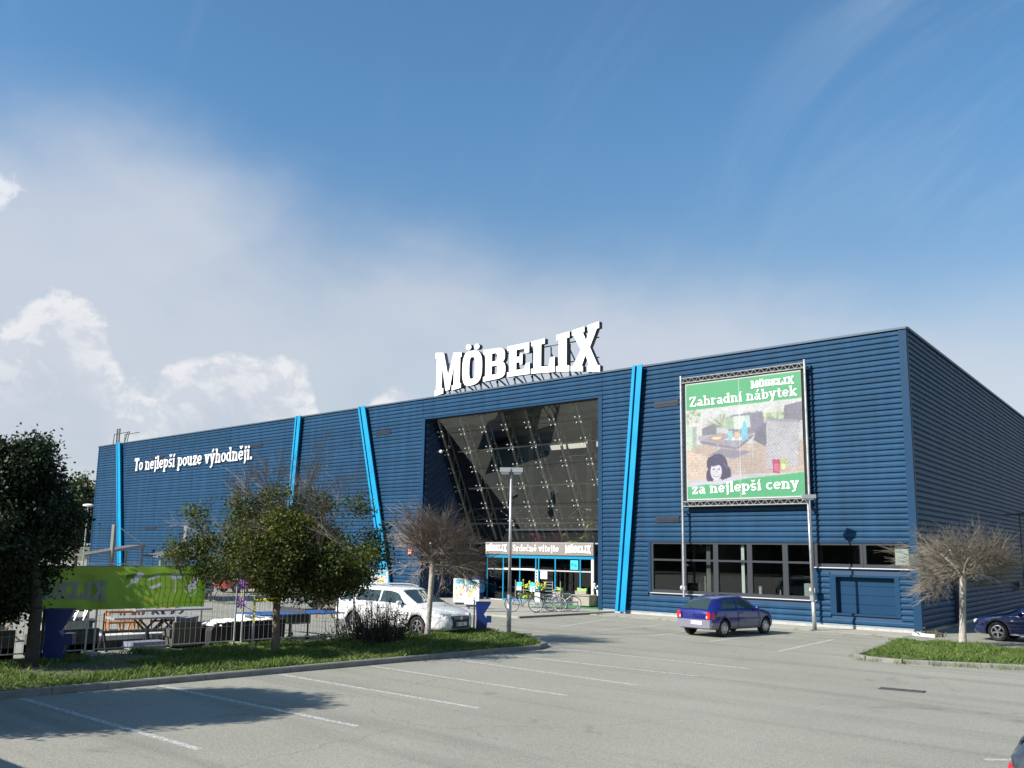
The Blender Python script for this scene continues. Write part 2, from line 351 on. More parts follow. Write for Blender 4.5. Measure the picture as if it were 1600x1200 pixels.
def rr(cx, cy, rx, ry, n=24, p=3.2):
    o = []
    for i in range(n):
        t = 2 * math.pi * i / n; c, s = math.cos(t), math.sin(t)
        o.append((cx + rx * math.copysign(abs(c) ** (2 / p), c), cy + ry * math.copysign(abs(s) ** (2 / p), s)))
    return o
S1, S2 = .15, .85
BLOCK = {  # block capitals with slab serifs, height 1: width, outline, counters
 'M': (1.26, [[(0, 0), (.42, 0), (.42, .13), (.34, .13), (.34, .66), (.53, .04), (.72, .04), (.90, .66), (.90, .13), (.82, .13), (.82, 0), (1.25, 0), (1.25, .13), (1.19, .13), (1.19, .87), (1.25, .87), (1.25, 1), (.87, 1), (.63, .42), (.40, 1), (0, 1), (0, .87), (.07, .87), (.07, .13), (0, .13)]], []),
 'O': (.92, [rr(.45, .5, .45, .52, 28, 2.9)], [rr(.45, .5, .13, .33, 20, 3.2)]),
 'B': (1.0, [[(0, 0), (.70, 0), (.84, .03), (.93, .10), (.96, .20), (.96, .36), (.92, .46), (.84, .52), (.90, .58), (.93, .66), (.93, .82), (.89, .92), (.80, .98), (.68, 1), (0, 1), (0, S2), (.09, S2), (.09, S1), (0, S1)]],
       [[(.37, .16), (.55, .16), (.62, .20), (.63, .36), (.60, .42), (.54, .44), (.37, .44)], [(.37, .59), (.54, .59), (.60, .63), (.61, .78), (.58, .83), (.52, .85), (.37, .85)]]),
 'E': (.95, [[(0, 0), (.93, 0), (.93, .35), (.77, .35), (.72, .18), (.38, .18), (.38, .42), (.52, .42), (.52, .34), (.63, .34), (.63, .68), (.52, .68), (.52, .60), (.38, .60), (.38, .83), (.69, .83), (.74, .68), (.90, .68), (.90, 1), (0, 1), (0, S2), (.09, S2), (.09, S1), (0, S1)]], []),
 'L': (.95, [[(0, 0), (.93, 0), (.93, .42), (.76, .42), (.70, .18), (.40, .18), (.40, S2), (.54, S2), (.54, 1), (0, 1), (0, S2), (.10, S2), (.10, S1), (0, S1)]], []),
 'I': (.52, [[(0, 0), (.50, 0), (.50, S1), (.40, S1), (.40, S2), (.50, S2), (.50, 1), (0, 1), (0, S2), (.10, S2), (.10, S1), (0, S1)]], []),
 'X': (1.08, [[(0, 0), (.45, 0), (.45, .12), (.40, .12), (.54, .36), (.68, .12), (.62, .12), (.62, 0), (1.06, 0), (1.06, .13), (.98, .13), (.70, .52), (.95, .87), (1.03, .87), (1.03, 1), (.62, 1), (.62, .88), (.67, .88), (.56, .68), (.44, .88), (.50, .88), (.50, 1), (.04, 1), (.04, .87), (.10, .87), (.37, .49), (.08, .13), (0, .13)]], []),
}
def block_word(width, height, depth, mats, parent, T, name='letter', arch=(.17, .17), joined=False, rim_w=0.):
    """the store's arched block capitals; top and bottom edges bow towards the middle"""
    seq = ['M', 'O', 'B', 'E', 'L', 'I', 'X']; gap = .035; tot = sum(BLOCK[c][0] for c in seq) + gap * 6; x = 0; res = []; objs = []
    def warp(px, py):
        u = 2 * px / tot - 1; t = 1 - arch[0] * (1 - u * u); b = arch[1] * (1 - u * u)
        return ((px / tot) * width, (b + py * (t - b)) * height)
    for c in seq:
        w, outs, holes = BLOCK[c]; cu = bpy.data.curves.new('letter', 'CURVE'); cu.dimensions = '2D'; cu.fill_mode = 'BOTH'; cu.extrude = depth / 2
        loops = list(outs) + list(holes)
        if c == 'O': loops += [rr(.27, 1.135, .125, .085, 14, 2), rr(.64, 1.135, .125, .085, 14, 2)]
        for lp in loops:
            sp_ = cu.splines.new('POLY'); sp_.points.add(len(lp) - 1); sp_.use_cyclic_u = True
            for i, (a, b) in enumerate(lp): X_, Y_ = warp(x + a, b); sp_.points[i].co = (X_, Y_, depth / 2, 1)
        ob = bpy.data.objects.new('tmp', cu); me = bpy.data.meshes.new_from_object(ob)
        bpy.data.objects.remove(ob); bpy.data.curves.remove(cu)
        me.materials.clear()
        for m in mats: me.materials.append(m)
        if len(mats) > 1:
            for p in me.polygons: p.material_index = 0 if p.normal.z > .9 or (p.normal.z < -.9) else 1
        if rim_w:
            bm = bmesh.new(); bm.from_mesh(me); fr_ = [f for f in bm.faces if f.normal.z > .9]; bmesh.ops.inset_region(bm, faces=fr_, thickness=rim_w, use_even_offset=True)
            keep = set(fr_)
            for f in bm.faces: f.material_index = 0 if f in keep else 1
            bm.to_mesh(me); bm.free()
        objs.append(me); x += w + gap
    if joined:
        mb = MB()
        for me in objs:
            b = len(mb.v); mb.v += [tuple(v.co) for v in me.vertices]; mb.f += [tuple(i + b for i in p.vertices) for p in me.polygons]; mb.m += [p.material_index for p in me.polygons]
            bpy.data.meshes.remove(me)
        return put(name, mb.mesh(name, mats), parent, T)
    return [put(name, me, parent, T) for me in objs]

# ------------------------------------------------------------------ ground
def ground_material():
    m = bpy.data.materials.new('asphalt'); m.use_nodes = True; t = m.node_tree; b = t.nodes['Principled BSDF']
    tcn = t.nodes.new('ShaderNodeTexCoord'); L = t.links.new
    def nz(s, d=6, r=.6, vec=None, dist=0):
        n = t.nodes.new('ShaderNodeTexNoise'); n.inputs['Scale'].default_value = s; n.inputs['Detail'].default_value = d; n.inputs['Roughness'].default_value = r; n.inputs['Distortion'].default_value = dist
        L(vec or tcn.outputs['Object'], n.inputs['Vector']); return n.outputs['Fac']
    def ramp(v, *st):
        r = t.nodes.new('ShaderNodeValToRGB'); e = r.color_ramp.elements
        while len(e) < len(st): e.new(.5)
        for q, (p, c) in zip(e, st): q.position = p; q.color = (*c, 1) if isinstance(c, tuple) else (c, c, c, 1)
        L(v, r.inputs[0]); return r.outputs[0]
    def mul(a, b_, f=1.):
        n = t.nodes.new('ShaderNodeMix'); n.data_type = 'RGBA'; n.blend_type = 'MULTIPLY'; n.inputs[0].default_value = f; L(a, n.inputs[6]); L(b_, n.inputs[7]); return n.outputs[2]
    c = ramp(nz(.22, 8, .65), (.28, (.240, .235, .196)), (.5, (.268, .262, .220)), (.75, (.298, .291, .247)))
    c = mul(c, ramp(nz(62, 3, .8), (.34, .5), (.5, 1.), (.68, 1.4)))
    c = mul(c, ramp(nz(11, 4, .75), (.34, .86), (.5, 1.), (.66, 1.08)))
    c = mul(c, ramp(nz(30, 3, .7), (.36, .78), (.5, 1.), (.64, 1.16)))
    mp = t.nodes.new('ShaderNodeMapping'); mp.inputs['Rotation'].default_value = (0, 0, R(-14)); mp.inputs['Scale'].default_value = (.05, .9, 1); L(tcn.outputs['Object'], mp.inputs[0])
    c = mul(c, ramp(nz(1.4, 5, .6, mp.outputs[0], .4), (.36, .84), (.50, 1.), (.7, 1.03)))
    c = mul(c, ramp(nz(.55, 3, .5, None, .8), (.26, .66), (.33, .97), (.5, 1.)))
    c = mul(c, ramp(nz(1.1, 2, .4), (.20, .55), (.255, 1.)))
    v = t.nodes.new('ShaderNodeTexVoronoi'); v.feature = 'DISTANCE_TO_EDGE'; v.inputs['Scale'].default_value = .16
    mp2 = t.nodes.new('ShaderNodeMix'); mp2.data_type = 'RGBA'; mp2.blend_type = 'ADD'; mp2.inputs[0].default_value = 1
    ns = t.nodes.new('ShaderNodeTexNoise'); ns.inputs['Scale'].default_value = 1.2; ns.inputs['Detail'].default_value = 5; L(tcn.outputs['Object'], ns.inputs[0]); L(ns.outputs['Color'], mp2.inputs[6]); L(tcn.outputs['Object'], mp2.inputs[7]); L(mp2.outputs[2], v.inputs['Vector'])
    cr = ramp(v.outputs['Distance'], (0., .74), (.0018, .74), (.0034, 1.)); bx = ramp(nz(.35, 2), (.50, 1.), (.53, 0.))
    mm = t.nodes.new('ShaderNodeMix'); mm.data_type = 'RGBA'; L(bx, mm.inputs[0]); mm.inputs[6].default_value = (1, 1, 1, 1); L(cr, mm.inputs[7]); c = mul(c, mm.outputs[2])
    L(c, b.inputs['Base Color']); b.inputs['Roughness'].default_value = .86; b.inputs['Specular IOR Level'].default_value = .35
    bp = t.nodes.new('ShaderNodeBump'); bp.inputs['Strength'].default_value = .55; bp.inputs['Distance'].default_value = .012; L(nz(70, 3, .7), bp.inputs['Height']); L(bp.outputs[0], b.inputs['Normal'])
    return m
asphalt = ground_material()
soil = mat('soil', (.095, .085, .055), .95, 0, .3, 2, .5, 25, col2=(.07, .09, .035))
field = mat('field', (.07, .09, .035), .95, 0, .3, .02, col2=(.10, .10, .05))
struct('ground', MB().box(-2500, 2500, -2500, 2500, -1.2, -.02), field)
struct('car_park', MB().box(-150, 60, -75, 70, -.5, 0), asphalt)
paving = mat('paving', (.30, .285, .245), .92, 0, .16, 3, .3, 40)
struct('pavement', MB().box(-13.62, 0.12, -1.95, 0.0, -.1, .012), paving)
walk = MB().box(-27.6, -13.62, -6.4, 4.3, -.1, .075).box(-72, -27.6, -2.2, 0, -.1, .075)
struct('walkway', walk, paving)
kerbm = mat('kerb_stone', (.19, .185, .165), .9, 0, .22, 6, .4, 30)
linem = mat('road_paint', (.45, .45, .42), .7, 0, .12, 9)
def worn_paint():
    m = linem; t = m.node_tree; n = t.nodes.new('ShaderNodeTexNoise'); n.inputs['Scale'].default_value = 14; n.inputs['Detail'].default_value = 8; n.inputs['Roughness'].default_value = .75
    tcn = t.nodes.new('ShaderNodeTexCoord'); t.links.new(tcn.outputs['Object'], n.inputs[0]); r = t.nodes.new('ShaderNodeMapRange'); r.inputs[1].default_value = .36; r.inputs[2].default_value = .52; t.links.new(n.outputs[0], r.inputs[0])
    tr = t.nodes.new('ShaderNodeBsdfTransparent'); mx = t.nodes.new('ShaderNodeMixShader'); t.links.new(r.outputs[0], mx.inputs[0]); t.links.new(tr.outputs[0], mx.inputs[1]); t.links.new(t.nodes['Principled BSDF'].outputs[0], mx.inputs[2]); t.links.new(mx.outputs[0], t.nodes['Material Output'].inputs[0])
worn_paint()
def pline(x0, y0, x1, y1, w=.12):
    d = Vector((x1 - x0, y1 - y0)).normalized(); n = Vector((-d.y, d.x)) * w / 2; m = MB()
    m.face([(x0 - n.x, y0 - n.y, .004), (x1 - n.x, y1 - n.y, .004), (x1 + n.x, y1 + n.y, .004), (x0 + n.x, y0 + n.y, .004)])
    struct('parking_line', m, linem)
for y0, y1 in ((-31.1, -31.1), (-28.56, -28.42), (-26.05, -25.83), (-23.35, -23.24), (-20.95, -20.95), (-18.5, -18.75), (-16.75, -16.5), (-14.35, -14.3)): pline(-4.48, y0, 1.45, y1)
for x0, y0, x1, y1 in ((-11.1, -3.9, -9.7, -8.25), (-8.09, -4.22, -7.85, -8.49), (-5.95, -4.6, -5.35, -8.86), (-3.45, -4.7, -3.05, -8.9), (-.97, -4.8, -.16, -9.98), (8.9, -21.05, 10.9, -18.9)): pline(x0, y0, x1, y1)

# kerbed planting strips: soil bed, kerb stones one by one, grass
def kerb_run(pts, h=.12, w=.14, L0=1.0, par=None, label=None):
    rnd = random.Random(3)
    for (ax, ay), (bx, by) in zip(pts, pts[1:]):
        d = Vector((bx - ax, by - ay)); n = max(1, round(d.length / L0)); u = d.normalized(); ang = math.atan2(u.y, u.x); l = d.length / n
        for i in range(n):
            o = put('kerb_stone', kerb_mesh(round(l, 2), w, h), par, TM((ax + u.x * l * (i + .5), ay + u.y * l * (i + .5), rnd.uniform(-.006, .004)), ang + rnd.uniform(-.004, .004)))
KM = {}
def kerb_mesh(l, w, h):
    k = (l, w, h)
    if k not in KM:
        m = MB(); a = l / 2 - .006; q = .02
        m.prism([(-w / 2, 0), (w / 2, 0), (w / 2, h), (-w / 2 + q, h), (-w / 2, h - q)], -a, a, Matrix(((0, 0, 1, 0), (1, 0, 0, 0), (0, 1, 0, 0), (0, 0, 0, 1))))
        KM[k] = m.mesh('kerb_stone', kerbm)
    return KM[k]
def inside(poly, x, y):
    c = False; j = len(poly) - 1
    for i in range(len(poly)):
        a, b = poly[i], poly[j]
        if (a[1] > y) != (b[1] > y) and x < (b[0] - a[0]) * (y - a[1]) / (b[1] - a[1]) + a[0]: c = not c
        j = i
    return c
def grass(poly, n, name, label, hmin=.05, hmax=.13, seed=1, bare=None, z0=.1):
    rg = np.random.default_rng(seed); P = np.array(poly); lo = P.min(0); hi = P.max(0); v = []; f = []; k = 0
    ph = rg.uniform(0, 6, 6)
    while k < n:
        x, y = rg.uniform(lo[0], hi[0]), rg.uniform(lo[1], hi[1])
        if not inside(poly, x, y): continue
        t = math.sin(x * 2.1 + ph[0]) * math.sin(y * 1.7 + ph[1]) + .6 * math.sin(x * 5.3 + ph[2] + y * 3.1)
        if rg.uniform() > .72 + .3 * t: 
            if rg.uniform() < .6: continue
        if bare and any((x - a) ** 2 + (y - b) ** 2 < c * c for a, b, c in bare) and rg.uniform() < .93: continue
        h = rg.uniform(hmin, hmax) * (1.1 + .45 * t); a = rg.uniform(0, 6.28); w = rg.uniform(.006, .013); dx, dy = math.cos(a) * w, math.sin(a) * w
        lx, ly = rg.normal(0, .035), rg.normal(0, .035); b = len(v)
        v += [(x - dx, y - dy, z0), (x + dx, y + dy, z0), (x + lx * .5 + dx * .6, y + ly * .5 + dy * .6, z0 + h * .6), (x + lx * 1.6, y + ly * 1.6, z0 + h)]
        f += [(b, b + 1, b + 2), (b, b + 2, b + 3)]; k += 1
    me = bpy.data.meshes.new(name); me.from_pydata(v, [], f); me.materials.append(grassm)
    o = put(name, me); tag(o, label, 'grass', kind='stuff'); return o
grassm = mat('grass_blade', (.085, .15, .022), .6, 0, 0, .8, sub=.35, col2=(.15, .20, .045), island=.35)
strip = [(-9.35, -48), (-4.85, -48), (-4.75, -15.1), (-5.1, -14.4), (-6.25, -13.6), (-7.7, -12.95), (-9.7, -12.5), (-9.7, -15.7), (-9.35, -15.9)]
sb = struct('planting_strip', MB().prism(strip, -.1, .10), soil)
kerb_run([(-4.72, -48), (-4.70, -15.0), (-5.05, -14.28), (-6.2, -13.5), (-7.7, -12.83), (-9.8, -12.38)], par=sb)
isl = [(2.2, -9.7), (2.7, -10.0), (3.4, -9.95), (4.5, -9.45), (9.5, -7.0), (14, -4.8), (14, -.6), (9, -2.6), (4.6, -4.45), (2.6, -4.0), (1.05, -3.9), (1.15, -5.2)]
ib = struct('planting_island', MB().prism(isl, -.1, .08), soil)
kerb_run([(1.0, -5.0), (2.0, -9.7), (2.45, -10.07), (3.4, -10.1), (4.5, -9.55), (9.5, -7.12), (14, -4.9)], h=.1, par=ib, L0=.8)
grass(strip[:], 95000, 'grass', 'green grass of the long kerbed strip under the trees by the fence', seed=4, bare=[(-7, -26.5, 1.3), (-8.5, -25, .9)], z0=.09)
grass(isl[:], 42000, 'grass', 'bright green grass on the kerbed island at the right around the bare tree', seed=5, z0=.07, hmin=.05, hmax=.12)
# weeds in joints
def weeds(pts, name, label, n=30, sp=.12, h=.16, seed=0):
    rg = random.Random(seed); v = []; f = []
    for (x, y) in pts:
        for _ in range(n):
            a = rg.uniform(0, 6.28); q = rg.gauss(0, sp); r = rg.gauss(0, sp); hh = rg.uniform(.3, 1) * h; w = .008; b = len(v); dx, dy = math.cos(a) * w, math.sin(a) * w
            v += [(x + q - dx, y + r - dy, 0), (x + q + dx, y + r + dy, 0), (x + q + rg.gauss(0, .04), y + r + rg.gauss(0, .04), hh)]; f.append((b, b + 1, b + 2))
    me = bpy.data.meshes.new(name); me.from_pydata(v, [], f); me.materials.append(grassm); tag(put(name, me), label, 'weeds', kind='stuff')
weeds([(2.4 + i * .45 + random.uniform(-.2, .2), -10.2 + max(0, (i * .45 - 1)) * .42) for i in range(17)] + [(1.6, -8.0), (2.0, -9.6), (1.3, -6.2)], 'weeds', 'weeds growing out of the joint in front of the right island kerb', 34, .12, .17, 2)
weeds([(-1 * i * .7 - .2 + random.uniform(-.2, .2), -1.98) for i in range(19) if random.random() < .6] + [(-.4, -2.6), (.3, -3.3), (-1.4, -2.9)], 'weeds', 'small weeds along the edge of the pavement under the office windows', 14, .09, .09, 3)
weeds([(-13.55, -1.2), (-13.3, -1.5), (-13.0, -1.8), (-2.8, -1.85)], 'weeds', 'brown weed tufts at the pavement corner by the cyan beam', 26, .08, .14, 5)
# drain grate
dg = thing('drain_grate', 'dark rusty drain grate of four panels set in the asphalt lane', 'drain', (5.0, -15.3, .004), R(10))
for i in range(4):
    m = MB()
    for j in range(5): m.box(i * .21 + .012, i * .21 + .198, j * .05, j * .05 + .026, 0, .012)
    m.box(i * .21, i * .21 + .012, 0, .25, 0, .014).box(i * .21 + .198, i * .21 + .21, 0, .25, 0, .014); m.build('grate_panel', steel_d, dg)
MB().box(-.02, .86, -.02, .27, -.002, .001).build('frame', dark, dg)
# ------------------------------------------------------------------ the store
TOPZ = 11.13; P0 = .174; PP = .2133
B = thing('store_building', 'long dark blue metal clad furniture store with cyan slanted beams and a leaning glass front', 'store')
SA = math.atan2(.99, -.14)                                   # the side wall runs this way from the corner
sdir = Vector((math.cos(SA), math.sin(SA))); SL = 48.
# core walls behind the cladding
core = mat('wall_core', (.02, .05, .10), .8)
m = MB()
m.box(-70.1, -27.1, .0, .3, .1, 11.05)
m.box(-27.1, -14.38, .0, .25, 9.98, 11.05)
m.box(-14.38, -11.6, .0, .3, .1, 11.05); m.box(-11.6, -3.9, .0, .3, .1, 1.0); m.box(-11.6, -.02, .0, .3, 3.19, 11.05)
m.box(-3.9, -3.1, .0, .3, .1, 2.24); m.box(-.82, -.02, .0, .3, .1, 2.24); m.box(-3.1, -.82, .0, .3, .1, .57); m.box(-3.1, -.82, .0, .3, 1.91, 2.24)
m.build('wall', core, B)
T = TM((0, 0, 0), SA)
MB().box(.06, SL, .03, .3, .1, 11.05).build('wall', core, B, T=T)
MB().box(-70.1, -69.8, .3, 60, .1, 11.05).build('wall', core, B)
m = MB(); m.box(-70, -31, .1, sdir.y * SL, 10.9, 10.99).prism([(-9, .1), (-.1, .1), (-.1 + sdir.x * SL, sdir.y * SL), (-9, sdir.y * SL)], 10.9, 10.99).box(-31, -9, .1, 12.6, 10.9, 10.99).box(-31, -9, 15.2, sdir.y * SL, 10.9, 10.99); m.build('roof', mat('roof_membrane', (.2, .2, .2), .9), B)  # strip over the hall left open, an added gap that brightens the interior
m = MB(); m.box(-70.14, -26.95, -.03, .28, 0, .1).box(-14.53, .02, -.03, .28, 0, .11); m.build('plinth', concrete, B)
MB().box(0.05, SL, -.03, .28, 0, .1).build('plinth', concrete, B, T=T)
m = MB(); m.box(-70.14, -26.95, -.035, -.0, .112, .168).box(-14.53, 0, -.035, 0, .112, .168); m.build('base_flashing', mat('flashing', (.22, .30, .38), .35, .3), B)

# cladding boards, one mesh of unit length each for front and side
def board_mesh(name):
    prof = [(0, .0), (-.004, .022), (-.048, .026), (-.056, .044), (-.056, .134), (-.048, .156), (-.014, .2), (-.006, PP - .003), (0, PP - .003)]
    mb = MB(); n = len(prof)
    for x in (0., 1.): mb.v += [(x, y, z) for y, z in prof]
    for i in range(n - 1): mb.f.append((i, i + 1, n + i + 1, n + i)); mb.m.append(0)
    mb.f.append(tuple(range(n))[::-1]); mb.f.append(tuple(n + i for i in range(n))); mb.m += [0, 0]
    me = mb.mesh(name, blue); return me
bm_ = board_mesh('wall_board'); bcount = 0
def board(x0, x1, k, T=None):
    global bcount
    o = bpy.data.objects.new('wall_board', bm_); C.objects.link(o); o.parent = B; z = P0 + PP * k; bcount += 1
    Mx = Matrix.Translation((x0, 0, z)) @ Matrix.Diagonal((x1 - x0, 1, 1, 1)); o.matrix_local = (T @ Mx) if T else Mx
for k in range(-1, 51):
    z0 = P0 + PP * k; z1 = z0 + PP
    if k < 0: continue
    board(-69.95, -48.02, k); board(-48.0, -27.2, k)
    if z0 > 9.97: board(-27.18, -14.31, k)
    segs = [(-14.29, -.21)]
    def cut(a, b):
        global segs
        r = []
        for s, e in segs:
            if b <= s or a >= e: r.append((s, e)); continue
            if a > s: r.append((s, a))
            if b < e: r.append((b, e))
        segs = r
    if z1 > .96 + .06 and z0 < 3.19 - .05: cut(-11.74, -3.8)
    if z1 > 2.18 + .06 and z0 < 3.19 - .05: cut(-3.9, -.2)
    if z1 > .50 and z0 < 1.95: cut(-3.32, -.66)
    if z0 < 2.22 and z1 > 2.3 - .1: cut(-3.8, -.2) if z1 > 2.3 else None
    for s, e in segs: board(s, e, k)
for k in range(0, 51):
    board(.12, 24., k, T); board(24.02, SL, k, T)
# trims
def trim(a, name='trim', mt=blue_trim, T=None): return MB().box(*a).build(name, mt, B, T=T)
trim((-.21, .075, -.075, .0, .115, 11.06), 'corner_trim'); trim((.0, .12, -.0765, -.0, .116, 11.06), 'corner_trim', T=T)
trim((-70.14, -69.95, -.07, 0, .115, 11.06), 'corner_trim')
trim((-27.2, -26.95, -.075, 0, .115, 9.97), 'portal_trim'); trim((-14.53, -14.29, -.075, 0, .115, 9.97), 'portal_trim'); trim((-27.2, -14.29, -.073, .02, 9.90, 9.985), 'portal_trim')
cop = mat('coping', (.04, .075, .12), .5, .1, .1, 1)
MB().box(-70.2, .10, -.12, .3, 11.05, 11.13).build('coping', cop, B); MB().box(.05, SL, -.12, .3, 11.055, 11.15).build('coping', cop, B, T=T)
# surrounds of the office windows and the niche
m = MB(); m.box(-11.74, -11.58, -.07, 0, .97, 3.22).box(-11.74, -.33, -.071, .0, 3.17, 3.24).box(-3.93, -3.80, -.068, 0, .97, 2.26)
m.build('window_surround', blue_trim, B)
sill = mat('sill', (.62, .64, .66), .35, .5)
MB().box(-11.6, -3.86, -.11, .05, .96, .995).build('window_sill', sill, B); MB().box(-3.9, .08, -.11, .05, 2.215, 2.25).build('window_sill', sill, B)
m = MB(); m.box(-3.32, -3.08, -.066, 0, .50, 1.98).box(-.84, -.66, -.066, 0, .50, 1.98).box(-3.08, -.84, -.067, 0, 1.905, 1.98).box(-3.08, -.84, -.067, 0, .50, .575); m.build('niche_frame', blue_trim, B)
for i in range(4):
    MB().box(-3.1, -.82, .16, .2, .575 + i * .333 + .006, .575 + (i + 1) * .333 - .006).build('door_panel', mat('door_blue', (.007, .037, .085), .5, 0, .05, 2, spec=.14), B)
MB().box(-3.1, -.82, .2, .24, .5, 1.95).build('door_back', dark, B)

# slanted cyan beams: channel section, a web between a narrow left and a wide right flange
def beam(xt, xb, w=.62):
    mb = MB(); zt, zb = 11.14, .09
    def slab(a0, a1, y0, y1):
        p = [(xb + a0, y0, zb), (xb + a1, y0, zb), (xb + a1, y1, zb), (xb + a0, y1, zb), (xt + a0, y0, zt), (xt + a1, y0, zt), (xt + a1, y1, zt), (xt + a0, y1, zt)]
        b = len(mb.v); mb.v += p
        for q in ((0, 3, 2, 1), (4, 5, 6, 7), (0, 1, 5, 4), (1, 2, 6, 5), (2, 3, 7, 6), (3, 0, 4, 7)): mb.f.append(tuple(b + i for i in q)); mb.m.append(0)
    slab(0, .16, -.30, -.268); slab(.06, .10, -.268, -.062); slab(.16 + .11, w, -.30, -.268); slab(w - .22, w - .18, -.268, -.062); slab(.10, w - .22, -.062, -.050)
    return mb.build('facade_beam', cyan, B)
beam(-66.25, -63.85, .74); beam(-39.6, -40.32, .60); beam(-32.95, -29.75, .68); beam(-12.34, -13.38, .56)
# louvred vents
vent = mat('vent_louvre', (.004, .012, .028), .5, 0, .2, 5)
def louvre(x0, x1, z0, z1):
    mb = MB().box(x0, x1, -.075, 0, z0, z1); n = int((z1 - z0) / .07)
    for i in range(n): mb.box(x0 + .03, x1 - .03, -.092, -.075, z0 + .02 + i * .07, z0 + .05 + i * .07)
    mb.build('vent_grille', vent, B)
louvre(-11.3, -10.02, 9.09, 9.37); louvre(-11.3, -10.05, 4.0, 4.26)
louvre(-31.35, -30.0, 9.3, 9.55); louvre(-45.5, -43.8, 9.45, 9.7); louvre(-59.8, -57.9, 9.4, 9.65); louvre(-60.2, -58.3, 3.9, 4.15)

# entrance portal: slanted board reveals, soffit, glass front leaning inwards
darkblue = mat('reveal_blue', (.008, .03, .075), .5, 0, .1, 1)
XL = -26.9; XR = -14.55; SL_ = .46
def gy(z): return .40 + (9.85 - z) * SL_
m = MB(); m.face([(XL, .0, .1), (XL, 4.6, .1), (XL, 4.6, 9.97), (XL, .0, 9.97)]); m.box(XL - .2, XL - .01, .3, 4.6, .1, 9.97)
m.build('reveal', darkblue, B)
def diag_boards(x, sgn):
    bm = bmesh.new()
    for i in range(-42, 46):
        c = i * .30; d = Vector((0, math.cos(R(38)), math.sin(R(38)))); n = Vector((0, -d.z, d.y)); p = Vector((x, 2.3, 5.)) + n * c
        q = [p - d * 12, p + d * 12, p + d * 12 + n * .22, p - d * 12 + n * .22]; o = Vector((sgn * .05, 0, 0))
        v = [bm.verts.new(a) for a in q] + [bm.verts.new(a + o + n * (.03 if j < 2 else -.05)) for j, a in enumerate(q)]
        for f in ((4, 5, 6, 7), (0, 1, 5, 4), (2, 3, 7, 6)): bm.faces.new([v[j] for j in f])
    for co, no in (((0, .01, 0), (0, -1, 0)), ((0, 4.6, 0), (0, 1, 0)), ((0, 0, .1), (0, 0, -1)), ((0, 0, 9.96), (0, 0, 1))):
        bmesh.ops.bisect_plane(bm, geom=bm.verts[:] + bm.edges[:] + bm.faces[:], plane_co=co, plane_no=no, clear_outer=True)
    me = bpy.data.meshes.new('reveal_boards'); bm.to_mesh(me); bm.free(); me.materials.append(darkblue); o = put('reveal_boards', me, B); o['kind'] = 'stuff'
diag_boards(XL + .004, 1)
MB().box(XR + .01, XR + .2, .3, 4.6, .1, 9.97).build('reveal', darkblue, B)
# interior seen through the glass
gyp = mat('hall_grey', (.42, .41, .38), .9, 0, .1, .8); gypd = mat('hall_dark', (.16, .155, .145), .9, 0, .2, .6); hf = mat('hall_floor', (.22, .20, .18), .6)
m = MB(); m.box(-31, -9, 4.4, 18, 2.75, 3.02); m.build('gallery_floor', hf, B)
MB().box(-31, -9, 4.4, 18, 0.0, .08).build('shop_floor', hf, B)
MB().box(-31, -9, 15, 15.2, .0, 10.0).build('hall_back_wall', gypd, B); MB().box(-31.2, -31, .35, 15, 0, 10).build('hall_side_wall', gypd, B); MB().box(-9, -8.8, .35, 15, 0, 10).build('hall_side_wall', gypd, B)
m = MB(); m.box(-31, -9, .42, 12.6, 10.0, 10.1); m.build('hall_ceiling', gyp, B)  # stops short under the added roof gap, to let daylight in
m = MB()
for i in range(6): m.bar((-31, 1.6 + i * 2.6, 9.80), (-9, 1.6 + i * 2.6, 9.80), .3, .38)
m.build('ceiling_beam', gyp, B)
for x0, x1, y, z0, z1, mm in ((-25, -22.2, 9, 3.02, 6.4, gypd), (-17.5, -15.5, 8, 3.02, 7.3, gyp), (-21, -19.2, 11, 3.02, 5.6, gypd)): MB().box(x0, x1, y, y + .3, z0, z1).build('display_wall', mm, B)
MB().box(-17.55, -16.9, 6.9, 6.97, 6.25, 6.75).build('yellow_poster', mat('poster_yellow', (.55, .42, .03), .6), B)
m = MB()
for x in (-24.6, -20.2, -15.8):  m.box(x - .2, x + .2, 6.2, 6.6, .08, 9.9)
m.build('column', gyp, B)
# panes
pane_g = glass('front_glass', (.76, .79, .75), 2.05); rows = [9.9, 9.1, 8.1, 7.1, 6.1, 5.14, 4.17, 3.13]; cols = [-26.86, -26.52, -24.73, -23.07, -21.48, -19.82, -18.10, -16.42, -14.56]
GW = put('glass_front', MB().box(XL, XR, gy(9.93), gy(9.93) + .1, 9.88, 9.97).mesh('glass_front', steel_d), B)
for i in range(len(cols) - 1):
    for j in range(len(rows) - 1):
        x0, x1, z1, z0 = cols[i] + .012, cols[i + 1] - .012, rows[j] - .01, rows[j + 1] + .01; mb = MB()
        mb.face([(x0, gy(z0), z0), (x1, gy(z0), z0), (x1, gy(z1), z1), (x0, gy(z1), z1)]); mb.build('pane', pane_g, GW)
MB().box(XL, XR, gy(3.13) - .04, gy(3.13) + .06, 3.05, 3.14).build('bottom_rail', steel, GW)
chrome = mat('stainless', (.72, .72, .70), .4, .15); trs = mat('truss_grey', (.70, .70, .68), .5, .1)
